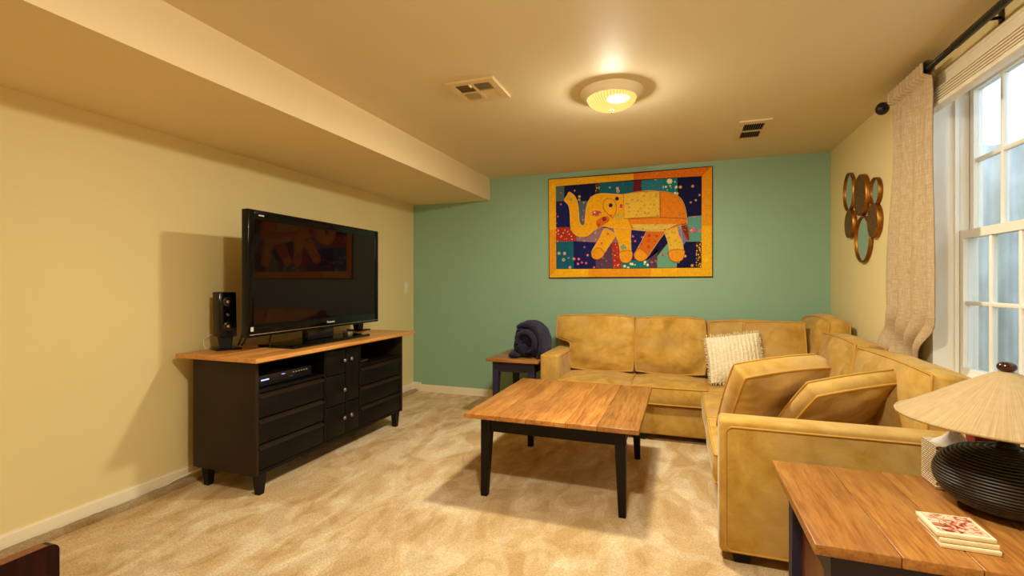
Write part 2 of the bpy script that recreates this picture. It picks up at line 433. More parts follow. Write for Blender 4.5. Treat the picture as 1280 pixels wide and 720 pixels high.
def smooth(a, b, x):
    t_ = max(0, min(1, (x - a)/(b - a))); return t_*t_*(3 - 2*t_)
def curtain(u, v, off=0):
    z = 2.242 - v*1.50
    yl = 3.19 + .16*smooth(.15, .75, v) + .10*smooth(.78, .93, v)
    yr = 2.775 - .0*v + .19*smooth(.80, .98, v)
    g = smooth(0, .1, v)
    uu = u + .03*math.sin(u*PI*2)*v
    y = yr + (yl - yr)*uu
    x = 1.100 + .022*smooth(.15, .9, v)
    fold = .030 - (.034 + .014*v)*abs(math.sin(u*PI*3.4 + .55 + .35*math.sin(v*2.0)))**.8 + math.sin(u*PI*2*4.7 + 2 + v*1.3)*.004
    gath = math.sin(u*PI*2*11)*.006*(1 - smooth(.0, .3, v))
    hem = .012*math.exp(-((v - .02)/.02)**2)
    bun = .02*smooth(.78, .9, v)*math.sin(v*40 + u*5)
    xx = x + (fold*g + gath) * .8 + bun*.6 - off
    if v < .045: xx = 1.09 - .021 - off + gath*.5
    xx = min(xx, 1.168 - off)
    return (xx, y + .008*math.sin(v*9 + u*3)*v, z + .01*math.sin(u*9)*v)
m = MB(); m.grid(lambda u, v: curtain(u, v, 0), 90, 110); m.grid(lambda u, v: curtain(1 - u, v, .003), 90, 110)
m.grid(lambda u, v: (1.09 + .021 + .004*math.sin(u*PI*22), 2.775 + .415*u, 2.242 - .075*v), 60, 3)
m.grid(lambda u, v: (1.09 - .021 + .042*v, 2.775 + .415*u, 2.242 + .006*math.sin(PI*v)), 60, 4)
c_o = m.build('curtain', M['linen']); tag(c_o, 'beige linen curtain panel gathered at the end of the black rod', 'curtain')

# ------------------------------------------------------------------ ceiling lights
def ceiling_light(x, y, label, k=1.0):
    L = thing('ceiling_light', (x, y, H), label, 'ceiling light', 'flush ceiling lights')
    m = MB(); m.lathe([(0, 0), (.178, 0), (.180, -.006), (.176, -.014), (.166, -.018), (.164, -.026), (.154, -.032), (.146, -.042), (.140, -.0435)], (x, y, H), 64)
    m.build('base_ring', M['trim'], L)
    MB().lathe([(.140, -.0425), (.1345, -.034), (.10, -.024), (.0, -.020)], (x, y, H), 48).build('glow_painted_pan', M['glow_painted_pan'], L)
    prof = [(.134*math.cos(a), -.040 - .068*math.sin(a)) for a in [PI/2*k/16 for k in range(17)]]
    vs = []; n = 120
    g = MB()
    def dome(u, v):
        a = PI/2*v; th = 2*PI*u; rib = 1 + .012*math.cos(th*48)*math.cos(a)
        return (x + .1375*math.cos(a)*rib*math.cos(th), y + .1375*math.cos(a)*rib*math.sin(th), H - .043 - .064*math.sin(a))
    g.grid(dome, 192, 14); g.build('glass_dome', M['lamp_glass'], L)
    MB().lathe([(0, -.128), (.004, -.127), (.007, -.122), (.004, -.116), (.012, -.112), (.012, -.107), (.0, -.105)], (x, y, H), 16).build('finial', M['bronze'], L)
    for bx_, by_, br_ in ((.036, .012, .066),):
        b = MB(); c = Vector((x + bx_, y + by_, H - .042))
        b.lathe([(0, -.015)] + [(br_*math.sin(a), -.015*math.cos(a)) for a in [PI*k/10 for k in range(1, 10)]] + [(0, .015)], c, 20)
        b.build('bulb', M['bulb'], L)
    ld = bpy.data.lights.new('bulb_light', 'POINT'); ld.energy = LAMP_W*k; ld.color = LAMP_C; ld.shadow_soft_size = .03
    lo = bpy.data.objects.new('bulb_light', ld); col.objects.link(lo); lo.parent = L; lo.location = (0, 0, -.086)
    ad = bpy.data.lights.new('added_down_light', 'AREA'); ad.shape = 'DISK'; ad.size = .20; ad.energy = LAMP_DOWN; ad.color = LAMP_C
    ao = bpy.data.objects.new('added_down_light', ad); col.objects.link(ao); ao.parent = L; ao.location = (0, 0, -.070)
    return L
ceiling_light(-.385, 2.80, 'white flush ceiling light with glowing ribbed glass dome above the coffee table', .72)
ceiling_light(-.20, .88, 'second flush ceiling light near the viewer, outside the picture', 1.22)

# ------------------------------------------------------------------ ceiling vents
def slats(mb, x0, x1, y0, y1, n, along, z0, z1, tilt=.006, fw=.22):
    for k in range(n):
        if along == 'y':
            c = x0 + (k + .5)*(x1 - x0)/n; w_ = (x1 - x0)/n*fw
            mb.add([(c - w_ - tilt, y0, z1), (c + w_ - tilt, y0, z1), (c + w_, y0, z0), (c - w_, y0, z0), (c - w_ - tilt, y1, z1), (c + w_ - tilt, y1, z1), (c + w_, y1, z0), (c - w_, y1, z0)],
                   [(0,1,2,3),(7,6,5,4),(0,4,5,1),(1,5,6,2),(2,6,7,3),(3,7,4,0)])
V1 = thing('ceiling_vent', (-1.09, 2.52, H), 'square ceiling vent with four louvred quarters beside the soffit', 'vent')
x0, x1, y0, y1 = -1.235, -.955, 2.375, 2.665; zc = H
fr = MB()
xm, ym = (x0 + x1)/2, (y0 + y1)/2; b_ = .038; g_ = .008
for bx_ in ((x0, y0, x1, y0 + b_), (x0, y1 - b_, x1, y1), (x0, y0 + b_, x0 + b_, y1 - b_), (x1 - b_, y0 + b_, x1, y1 - b_), (xm - g_, y0 + b_, xm + g_, y1 - b_), (x0 + b_, ym - g_, xm - g_, ym + g_), (xm + g_, ym - g_, x1 - b_, ym + g_)):
    fr.box((bx_[0], bx_[1], zc - .012), (bx_[2], bx_[3], zc - .001))
fr.box((x0 - .004, y0 - .004, zc - .006), (x1 + .004, y0 - .0, zc - .001)); fr.box((x1, y0, zc - .006), (x1 + .004, y1, zc - .001))
M['vent'] = paint('vent_paint', srgb(214, 192, 146), .45)
fr.build('frame', M['vent'], V1)
MB().box((x0 + .03, y0 + .03, zc - .0035), (x1 - .03, y1 - .03, zc - .0005)).build('backing', M['vent_shade'], V1)  # sheet close behind the louvres, stands in for the shaded duct
s_ = MB(); slats(s_, xm + g_, x1 - b_, y0 + b_, ym - g_, 7, 'y', zc - .012, zc - .009, .003, .14); slats(s_, x0 + b_, xm - g_, ym + g_, y1 - b_, 8, 'y', zc - .012, zc - .009, .002, .27)
o = s_.build('louvres', M['vent'], V1); o['kind'] = 'stuff'
MB().box((xm + g_, ym + g_, zc - .010), (x1 - b_, y1 - b_, zc - .0036)).build('closed_quarter', M['vent'], V1)
M['mesh_brown'] = plain('brown_grille', srgb(96, 70, 40), .6, 0, .3, .4, 150)
MB().box((x0 + b_, y0 + b_, zc - .009), (xm - g_, ym - g_, zc - .0036)).build('grille_quarter', M['mesh_brown'], V1)
MB().box((xm - .018, y0 + b_ - .004, zc - .020), (xm - .008, y0 + b_ + .03, zc - .011), .002).build('lever', M['vent'], V1)
V2 = thing('ceiling_vent', (.47, 3.83, H), 'narrow ceiling vent with two rows of louvres near the window wall', 'vent')
x0, x1, y0, y1 = .368, .568, 3.60, 4.065; ym = (y0 + y1)/2; b_ = .035
fr = MB()
for bx_ in ((x0, y0, x1, y0 + .06), (x0, y1 - .06, x1, y1), (x0, y0 + .06, x0 + b_, y1 - .06), (x1 - b_, y0 + .06, x1, y1 - .06), (x0 + b_, ym - .010, x1 - b_, ym + .010)):
    fr.box((bx_[0], bx_[1], zc - .012), (bx_[2], bx_[3], zc - .001))
fr.build('frame', M['vent'], V2)
MB().box((x0 + .02, y0 + .04, zc - .0035), (x1 - .02, y1 - .04, zc - .0005)).build('backing', M['vent_shade'], V2)
s_ = MB(); slats(s_, x0 + b_, x1 - b_, y0 + .06, ym - .01, 9, 'y', zc - .010, zc - .007, -.001, .13); slats(s_, x0 + b_, x1 - b_, ym + .01, y1 - .06, 9, 'y', zc - .010, zc - .007, -.001, .13)
M['vent_dark'] = plain('vent_slat', srgb(120, 98, 64), .5)
o = s_.build('louvres', M['vent_dark'], V2); o['kind'] = 'stuff'

# light switch
S = thing('light_switch', (XL, 4.55, 1.09), 'small white light switch on the cream wall past the television', 'light switch')
MB().box((XL, 4.515, 1.095), (XL + .006, 4.59, 1.212), .003).build('plate', M['white_plastic'], S)
MB().box((XL + .006, 4.545, 1.135), (XL + .012, 4.56, 1.170), .002).build('rocker', M['white_plastic'], S)

# ------------------------------------------------------------------ coffee table / end tables
def plank_table(name, x0, x1, y0, y1, h, label, group, plank_mat, leg_mat, nplanks, along='y', inset=.07, lw=.055, lt=.036, ap=.085, thick=.026, shelf=None):
    T = thing(name, ((x0 + x1)/2, (y0 + y1)/2, 0), label, 'table', group)
    # tabletop boards
    ws = [random.uniform(.8, 1.25) for _ in range(nplanks)]; tot = sum(ws)
    a, b = (x0, x1) if along == 'y' else (y0, y1); p = a
    for k, w_ in enumerate(ws):
        q = p + (b - a)*w_/tot
        e0 = 0 if k == 0 else .0006; e1 = 0 if k == nplanks - 1 else .0006
        if along == 'y': lo, hi = (p + e0, y0, h - thick), (q - e1, y1, h)
        else: lo, hi = (x0, p + e0, h - thick), (x1, q - e1, h)
        MB().box(lo, hi, .003, 2).build('plank', plank_mat, T)
        p = q
    i = inset; zt = h - thick
    for sx in (0, 1):
        for sy in (0, 1):
            ax0 = x0 + i if sx == 0 else x1 - i - lw; ay0 = y0 + i if sy == 0 else y1 - i - lw
            top = (ax0, ax0 + lw, ay0, ay0 + lw)
            bx0 = ax0 + (lw - lt if sx == 0 else 0) * .9 if sx == 0 else ax0 + (lw - lt)*.1
            by0 = ay0 + (lw - lt)*.9 if sy == 0 else ay0 + (lw - lt)*.1
            # taper on the inner faces
            bot = (ax0 if sx == 0 else ax0 + lw - lt, ax0 + lt if sx == 0 else ax0 + lw, ay0 if sy == 0 else ay0 + lw - lt, ay0 + lt if sy == 0 else ay0 + lw)
            m = MB().box((ax0, ay0, zt - ap - .02), (ax0 + lw, ay0 + lw, zt)).taper(top, bot, zt - ap - .02, 0)
            m.build('leg', leg_mat, T)
    g = .006
    MB().box((x0 + i + lw, y0 + i + g, zt - ap), (x1 - i - lw, y0 + i + g + .02, zt)).build('apron', leg_mat, T)
    MB().box((x0 + i + lw, y1 - i - g - .02, zt - ap), (x1 - i - lw, y1 - i - g, zt)).build('apron', leg_mat, T)
    MB().box((x0 + i + g, y0 + i + lw, zt - ap), (x0 + i + g + .02, y1 - i - lw, zt)).build('apron', leg_mat, T)
    MB().box((x1 - i - g - .02, y0 + i + lw, zt - ap), (x1 - i - g, y1 - i - lw, zt)).build('apron', leg_mat, T)
    if shelf:
        MB().box((x0 + i + .03, y0 + i + .045, .10), (x1 - i - .03, y1 - i - .045, zt - .004), .003).build('drawer_box', M['red_wood'], T)
    return T
plank_table('coffee_table', -1.145, -.200, 2.425, 3.475, .478, 'square coffee table with cherry plank top and black tapered legs', None, M['cherry'], M['black_wood'], 5, 'y', .072)
plank_table('end_table', .310, .985, 1.375, 1.975, .553, 'end table with plank top holding the straw-shaded lamp', None, M['cherry'], M['blue_black_wood'], 4, 'y', .045, .06, .045, .10, .028, .30)
plank_table('end_table', -1.60, -1.13, 3.83, 4.50, .55, 'small end table beside the left sofa arm, under the navy blanket', None, M['cherry_x'], M['blue_black_wood'], 4, 'x', .045, .055, .04, .09, .025)

# ------------------------------------------------------------------ cushions
def frame(o, ax, ay, az=None):
    ax = Vector(ax); ay = Vector(ay)
    az = ax.cross(ay).normalized() if az is None else Vector(az)
    m = Matrix.Identity(4)
    for i in range(3): m[i][0] = ax[i]; m[i][1] = ay[i]; m[i][2] = az[i]; m[i][3] = o[i]
    return m
def cushion(M_, w_, h_, t_, bulge=.03, k=.10, n=26, seed=1, wr=.006, wsc=7.0, warp=None, side=.012, pipe=.0055):
    """boxed cushion: two puffed faces, a side strip and two welts; returns (body, pipes)"""
    def P(u, v, s):
        X = u*w_/2*math.sqrt(1 - k*v*v); Y = v*h_/2*math.sqrt(1 - k*u*u)
        b = (1 - abs(u)**3.2)*(1 - abs(v)**3.2)
        edge = max(abs(u), abs(v))
        wrn = wr*nz((X, Y, s), wsc, seed)*1.4 + wr*.9*nz((X*1.0, Y*3.0, s*2), wsc*1.8, seed + 5)*smooth(.35, .9, edge)
        z = t_/2 + bulge*b + wrn*(1 - edge**8)
        p = [X, Y, s*z]
        if warp: p = warp(p, u, v)
        return M_ @ Vector(p)
    body = MB()
    body.grid(lambda a, b: P(2*a - 1, 2*b - 1, 1), n, n)
    body.grid(lambda a, b: P(1 - 2*a, 2*b - 1, -1), n, n)
    loop = [(-1 + 2*i/n, -1) for i in range(n)] + [(1, -1 + 2*i/n) for i in range(n)] + [(1 - 2*i/n, 1) for i in range(n)] + [(-1, 1 - 2*i/n) for i in range(n)]
    L = len(loop); rows = 5
    vs = []; fs = []
    cen = M_ @ Vector((0, 0, 0))
    for r in range(rows + 1):
        f = r/rows
        for i, (u, v) in enumerate(loop):
            a = P(u, v, 1); b = P(u, v, -1); p = a.lerp(b, f)
            out = p - (M_ @ Vector((0, 0, 0)) + (a - b)*(.5 - f)); out.normalize()
            pk = .004*nz((i*.9, f, 0), 1.0, seed)
            vs.append(p + out*(side*math.sin(PI*f) + pk*math.sin(PI*f)))
    for r in range(rows):
        for i in range(L): fs.append((r*L + i, (r+1)*L + i, (r+1)*L + (i+1) % L, r*L + (i+1) % L))
    body.add(vs, fs, True)
    pipes = []
    if pipe:
        for s in (1, -1):
            pts = []
            for (u, v) in loop:
                p = P(u, v, s); out = (p - (M_ @ Vector((0, 0, s*t_/2)))).normalized(); pts.append(p + out*.002)
            pipes.append(MB().tube(pts, pipe, 6, True))
    return body, pipes
def put_cushion(name, parent, mat, pmat, *a, sub=True, **kw):
    body, pipes = cushion(*a, **kw)
    o = body.build(name, mat, parent, fix=True)
    for p in pipes: p.build('piping', pmat, o)
    return o

# ------------------------------------------------------------------ sectional sofa
SO = thing('sectional_sofa', (0, 3.4, 0), 'L-shaped olive gold velvet sectional sofa along the teal wall and window', 'sofa')
V, PP = M['velvet'], M['piping']
m = MB().box((-.955, 3.80, .05), (.20, 4.55, .275), .012, 3); m.build('base', V, SO)
m = MB().box((.165, 2.36, .05), (1.12, 4.55, .275), .012, 3); m.build('base', V, SO)
MB().box((-1.10, 4.42, .05), (1.10, 4.55, .80), .03, 3).build('back_frame', V, SO)
MB().box((1.00, 2.36, .05), (1.125, 4.50, .76), .03, 3).build('back_frame', V, SO)
def arm(lo, hi, r=.022):
    o = MB().box(lo, hi, r, 4).build('arm', V, SO); return o
aL = arm((-1.105, 3.795, .045), (-.952, 4.55, .617))
aR = arm((.150, 2.238, .045), (1.12, 2.372, .617))
def rect_pipe(pts, parent, r=.005): MB().tube(pts, r, 6, True).build('piping', PP, parent)
def rrect(x0, x1, z0, z1, y, r=.03, n=6):
    pts = []
    for cx, cz, a0 in ((x1 - r, z1 - r, 0), (x0 + r, z1 - r, PI/2), (x0 + r, z0 + r, PI), (x1 - r, z0 + r, 1.5*PI)):
        for k in range(n + 1):
            a = a0 + PI/2*k/n; pts.append((cx + r*math.cos(a), y, cz + r*math.sin(a)))
    return pts
rect_pipe(rrect(.174, 1.105, .06, .588, 2.237, .03), aR)
rect_pipe([(-.953, 3.83, .06), (-.953, 3.83, .597), (-.953, 4.5, .597), (-.953, 4.5, .06)], aL, .004)
for (x, y) in ((-1.06, 3.85), (-.30, 3.85), (.24, 2.30), (1.05, 2.30), (-1.06, 4.48), (1.05, 4.48), (.24, 3.3), (1.05, 3.4)):
    MB().taper((x - .04, x + .04, y - .035, y + .035), (x - .03, x + .03, y - .03, y + .03), .052, 0).build('foot', M['matte_black'], SO)
# seat cushions
def seat(x0, x1, y0, y1, seed, z=.352, bulge=.022):
    put_cushion('seat_cushion', SO, V, PP, frame(((x0 + x1)/2, (y0 + y1)/2, z), (1,0,0), (0,1,0)), x1 - x0, y1 - y0, .125, bulge=bulge, k=.02, seed=seed, wr=.008, side=.016)
seat(-.948, -.383, 3.765, 4.38, 1); seat(-.377, .172, 3.765, 4.38, 2); seat(.180, .98, 3.72, 4.38, 3, .346, .012)
seat(.138, .98, 3.045, 3.715, 4); seat(.138, .98, 2.376, 3.038, 5)
# back cushions along the teal wall
def ear(p, u, v):
    if u < 0:
        e_ = smooth(-.05, .18, v)*smooth(0, 1, -u); p[0] -= .135*e_
    p[1] += 0
    return p
def backc(x0, x1, z0, z1, y, seed, warp=None, lean=.16, t_=.15, bulge=.05):
    put_cushion('back_cushion', SO, V, PP, frame(((x0 + x1)/2, y, (z0 + z1)/2), (1,0,0), Vector((0, lean, 1)).normalized()), x1 - x0, (z1 - z0)/math.cos(math.atan(lean)), t_, bulge=bulge, k=.10, seed=seed, wr=.014, warp=warp, side=.022)
backc(-.958, -.392, .42, .900, 4.355, 11, ear); backc(-.388, .186, .425, .895, 4.350, 12); backc(.200, .790, .42, .880, 4.375, 13, None, .12, .12, .03)
# back cushions along the window wall
def backr(y0, y1, z0, z1, x, seed, lean=.12, t_=.15, bulge=.04):
    put_cushion('back_cushion', SO, V, PP, frame((x, (y0 + y1)/2, (z0 + z1)/2), (0,-1,0), Vector((lean, 0, 1)).normalized()), y1 - y0, (z1 - z0)/math.cos(math.atan(lean)), t_, bulge=bulge, k=.08, seed=seed, wr=.014, side=.024)
backr(2.385, 3.30, .415, .825, 1.005, 21); backr(3.305, 4.02, .415, .84, 1.005, 22, .12, .15, .03)
put_cushion('back_cushion', SO, V, PP, frame((.995, 4.225, .675), Vector((.16, -1, 0)).normalized(), Vector((.12, .04, 1)).normalized()), .50, .53, .14, bulge=.04, k=.20, seed=24, wr=.012, side=.03)

# ------------------------------------------------------------------ loose cushions
def throw(label, A, w_, h_, t_, seed, mat=None, pm=None, name='throw_cushion', **kw):
    o_ = A @ Vector((0, -h_/2, 0))
    T = thing(name, (A[0][3], A[1][3], min((A @ Vector((sx*w_/2, sy*h_/2, 0))).z for sx in (-1, 1) for sy in (-1, 1))), label, 'cushion', 'loose cushions on the sofa')
    put_cushion('cover', T, mat or V, pm or PP, A, w_, h_, t_, seed=seed, **kw)
    return T
def quad(BL, TL, TR, off=0):
    BL, TL, TR = map(Vector, (BL, TL, TR)); ax = TR - TL; ay = TL - BL
    c = BL + ax/2 + ay/2; n_ = ax.cross(ay).normalized()
    return frame(c + n_*off, ax.normalized(), ay.normalized(), n_), ax.length, ay.length
throw('square olive velvet cushion propped in the far corner of the sofa', frame((.665, 4.17, .675), Vector((1, .0, .01)).normalized(), Vector((0, .22, 1)).normalized()), .42, .44, .10, 31, bulge=.03, k=.05, wr=.010)
def leaning(TL, ax, ay, w_, h_, t_):
    TL = Vector(TL); ax = Vector(ax).normalized(); ay = Vector(ay); ay = (ay - ax*ay.dot(ax)*.7).normalized(); n_ = ax.cross(ay).normalized()
    return frame(TL + ax*w_/2 - ay*h_/2 + n_*t_/2, ax, ay, n_)
throw('largest loose olive cushion leaning just behind the near sofa arm', leaning((.236, 2.63, .800), (.9, .42, .10), (.21, -.45, .87), .46, .44, .105), .46, .44, .105, 32, bulge=.034, k=.09, wr=.013, side=.016)
throw('tilted olive cushion lying lower right against the near sofa arm', leaning((.530, 2.50, .752), (.39, .19, .05), (.417, -.50, .72), .45, .42, .075), .45, .42, .075, 33, bulge=.034, k=.09, wr=.013, side=.014)
# white knitted cushion
def knit():
    t = NT('cream_knit'); v = t.coords()
    a = t.noise(t.coords((1, 1, 1)), 130, 2); wv = t.n('ShaderNodeTexWave'); wv.inputs['Scale'].default_value = 11; wv.inputs['Distortion'].default_value = 2.5; wv.inputs['Detail Scale'].default_value = 4
    wv.bands_direction = 'X'; t.l(t.coords(rot=(0, .10, 0)), wv.inputs['Vector'])
    t.base(t.mix(.5, t.ramp(wv.outputs['Fac'], [(.1, srgb(214, 198, 160)), (.6, srgb(234, 222, 190))]), t.ramp(a, [(.3, srgb(200, 184, 146)), (.6, srgb(244, 234, 206))])))
    t.set(Roughness=1); t.bump(t.mix(.5, wv.outputs['Color'], a), .8, .012); return t.m
M['knit'] = knit()
A = frame((.378, 4.045, .625), Vector((1, .02, .15)).normalized(), Vector((-.10, .28, 1)).normalized())
T = thing('knitted_cushion', (.378, 4.05, .43), 'cream knitted cushion with fringed edges on the sofa seat', 'cushion', 'loose cushions on the sofa')
body, _ = cushion(A, .37, .345, .02, bulge=.05, k=-.03, seed=40, wr=.006, pipe=0, side=.002)
body.build('cover', M['knit'], T, fix=True)
fr = MB()
for i in range(230):
    s_ = i/230*4; e_ = int(s_); f = (s_ - e_)*2 - 1
    u, v = ((f, -1), (1, f), (-f, 1), (-1, -f))[e_]; ou, ov = ((0, -1), (1, 0), (0, 1), (-1, 0))[e_]
    p = Vector((u*.185*math.sqrt(1 + .03*v*v), v*.1725*math.sqrt(1 + .03*u*u), random.uniform(-.006, .006)))
    L_ = random.uniform(.014, .026)
    q = p + Vector((ou*L_ + random.uniform(-.008, .008), ov*L_ + random.uniform(-.008, .008), random.uniform(-.008, .008)))
    fr.tube([A @ p, A @ ((p + q)/2 + Vector((random.uniform(-.003, .003),)*3)), A @ q], [.0028, .0026, .0014], 4)
o = fr.build('fringe', M['knit'], T); o['kind'] = 'stuff'

# corner speaker behind the sofa
C = thing('corner_speaker', (1.135, 4.63, 0), 'black box speaker standing in the corner behind the sofa', 'speaker')
MB().box((1.098, 4.585, .63), (1.168, 4.675, .918), .004).build('cabinet', M['matte_black'], C)
MB().box((1.12, 4.615, .02), (1.146, 4.645, .63)).build('post', M['matte_black'], C)
MB().box((1.09, 4.578, 0), (1.162, 4.686, .02), .004).build('foot', M['matte_black'], C)

# ------------------------------------------------------------------ media console
CO = thing('media_console', (-2.48, 2.785, 0), 'long black media console with honey wood top under the television', 'console')
bx0, bx1, cy0, cy1, z0, z1 = -2.725, -2.240, 2.042, 3.530, .118, .766
p = -2.775
for k, w_ in enumerate((.155, .165, .150, .145)):
    MB().box((p + .0005, 1.972, .766), (p + w_ - .0005, 3.600, .790), .003, 2).build('top_plank', M['honey'], CO); p += w_
MB().box((bx0, cy0, z0), (bx1, cy0 + .022, z1), .002).build('end_panel', M['console_side'], CO)
MB().box((bx0, cy1 - .022, z0), (bx1, cy1, z1), .002).build('end_panel', M['console_side'], CO)
FR = M['console_front']
MB().box((bx0, cy0 + .022, z0), (bx0 + .012, cy1 - .022, z1)).build('back_panel', FR, CO)
MB().box((bx0 + .012, cy0 + .022, z0), (bx1 - .006, cy1 - .022, z0 + .02)).build('bottom_panel', FR, CO)
MB().box((bx1 - .02, cy0 + .022, .742), (bx1 - .002, cy1 - .022, z1)).build('top_rail', FR, CO)
for y in (2.598, 2.962):
    MB().box((bx0 + .012, y - .010, z0 + .02), (bx1 - .003, y + .010, .742)).build('divider', FR, CO)
MB().box((bx1 - .03, 2.802, z0 + .02), (bx1 - .003, 2.816, .742)).build('divider', FR, CO)
for (ya, yb) in ((cy0 + .022, 2.588), (2.972, cy1 - .022)):
    MB().box((bx0 + .012, ya, .580), (bx1 - .004, yb, .596)).build('shelf', FR, CO)
    for (za, zb) in ((.437, .577), (.290, .432), (.142, .285)):
        D = MB().box((bx1 - .022, ya + .003, za), (bx1 - .004, yb - .003, zb - .026), .003).build('drawer', FR, CO)
        # sloping pull lip along the top of the drawer front
        m = MB(); m.add([(bx1 - .022, ya + .003, zb - .026), (bx1 - .022, yb - .003, zb - .026), (bx1 + .004, yb - .003, zb - .030), (bx1 + .004, ya + .003, zb - .030),
                         (bx1 - .022, ya + .003, zb - .004), (bx1 - .022, yb - .003, zb - .004), (bx1 + .004, yb - .003, zb - .022), (bx1 + .004, ya + .003, zb - .022)],
                        [(0,3,2,1), (4,5,6,7), (3,7,6,2), (0,1,5,4), (0,4,7,3), (1,2,6,5)])
        m.build('pull_lip', M['console_side'], D)
def knob(y, z, parent):
    m = MB(); pr = [(0, 0), (.006, 0), (.006, .010), (.013, .014), (.015, .020), (.012, .026), (0, .028)]
    vs = []; n = 14
    for r, x in pr:
        for k in range(n): a = 2*PI*k/n; vs.append((bx1 - .003 + x, y + r*math.cos(a), z + r*math.sin(a)))
    fs = [(i*n + k, i*n + (k+1) % n, (i+1)*n + (k+1) % n, (i+1)*n + k) for i in range(len(pr)-1) for k in range(n)]
    m.add(vs, fs, True).build('knob', M['brass_knob'], parent)
for (za, zb, zk) in ((.572, .738, .66), (.362, .566, .455), (.142, .356, .258)):
    D = MB().box((bx1 - .022, 2.612, za), (bx1 - .002, 2.799, zb), .004).build('drawer', FR, CO); knob(2.772, zk, D)
for (za, zb, zk) in ((.362, .738, .662), (.142, .356, .262)):
    D = MB().box((bx1 - .022, 2.819, za), (bx1 - .002, 2.949, zb), .004).build('door', FR, CO); knob(2.845, zk, D)
for (x, y) in ((-2.27, 2.095), (-2.665, 2.095), (-2.27, 3.465), (-2.665, 3.465)):
    MB().taper((x - .026, x + .026, y - .026, y + .026), (x - .017, x + .017, y - .017, y + .017), z0, 0).build('leg', M['matte_black'], CO)
# devices on the open shelves
D = thing('media_player', (-2.45, 2.30, .596), 'black media receiver with blue light on the left open shelf', 'media player')
MB().box((-2.66, 2.085, .602), (-2.285, 2.52, .665), .003).build('case', M['plastic'], D)
for dy in (2.12, 2.48):
    MB().lathe([(0, 0), (.014, 0), (.014, .007), (0, .007)], (-2.32, dy, .596), 12).build('foot', M['matte_black'], D)
MB().box((-2.286, 2.12, .636), (-2.2835, 2.175, .642)).build('display', emit('blue_led', (.25, .3, 1), 4), D)
MB().box((-2.286, 2.27, .648), (-2.2835, 2.295, .653)).build('indicator', emit('blue_led_dim', (.2, .25, 1), 2), D)
for k in range(6): MB().box((-2.286, 2.36 + k*.022, .646), (-2.2835, 2.368 + k*.022, .650)).build('button', M['print_grey'], D)
MB().lathe([(0, 0), (.012, 0), (.012, .001)], (-2.2835, 2.34, .628), 8).build('dial', M['silver'], D)
D = thing('small_device', (-2.36, 3.08, .596), 'small silver device on the right open shelf of the console', 'device')
MB().box((-2.44, 3.02, .596), (-2.29, 3.13, .618), .004).build('case', M['plastic'], D); MB().box((-2.2905, 3.03, .605), (-2.288, 3.11, .612)).build('trim_strip', M['silver'], D)

# ------------------------------------------------------------------ television (local frame: y along width, +x faces the room)
TV = thing('television', (-2.405, 2.752, .790), 'large black flat television on the media console', 'television', rz=math.radians(1.6))
HW = .655; zb, zt = .092, .842
m = MB().box((-.045, -HW + .03, zb + .05), (-.02, HW - .03, zt - .04), .01, 2).box((-.085, -.45, zb + .15), (-.045, .45, zt - .15), .012, 2); m.build('rear_housing', M['plastic'], TV, True)
m = MB().box((-.022, -HW, zb), (.028, -HW + .045, zt), .004); m.box((-.022, HW - .045, zb), (.028, HW, zt), .004)
m.box((-.022, -HW + .045, zt - .055), (.028, HW - .045, zt), .004); m.box((-.022, -HW + .045, zb), (.028, HW - .045, zb + .075), .004)
BZ = m.build('bezel', M['gloss'], TV, True)
MB().box((.026, -HW + .01, zb + .014), (.0300, HW - .01, zb + .018), .001).build('trim_line', M['silver'], BZ, True)
MB().box((-.018, -HW + .045, zb + .075), (.0235, HW - .045, zt - .055)).build('screen', M['screen'], TV, True)
cv = bpy.data.curves.new('logo', 'FONT'); cv.body = 'Panasonic'; cv.size = .021; cv.extrude = .0006; cv.align_x = 'CENTER'; cv.align_y = 'CENTER'; cv.offset = .0004
tmp = bpy.data.objects.new('logo_text', cv); col.objects.link(tmp)
dg = bpy.context.evaluated_depsgraph_get(); dg.update()
me = bpy.data.meshes.new_from_object(tmp.evaluated_get(dg)); bpy.data.objects.remove(tmp)
lg = bpy.data.objects.new('logo', me); col.objects.link(lg); lg.parent = TV; lg.location = (.0288, .06, zb + .042)
lg.rotation_euler = (PI/2, 0, PI/2); me.materials.clear(); me.materials.append(M['print_grey'])
MB().box((.0275, -HW + .018, zb + .036), (.0287, -HW + .038, zb + .062)).build('sticker', M['print_grey'], TV, True)
MB().box((.0275, -HW + .075, zt - .034), (.0287, -HW + .115, zt - .027)).build('badge', M['print_grey'], TV, True)
MB().box((-.06, -.13, .018), (.0, .13, zb + .05), .008).build('neck', M['plastic'], TV, True)
MB().box((-.17, -.40, .0), (.125, .40, .018), .012, 3).build('stand_base', M['gloss'], TV, True)
MB().box((.034, .185, .018), (.085, .235, .05), .003).build('stand_clip', M['silver'], TV, True)

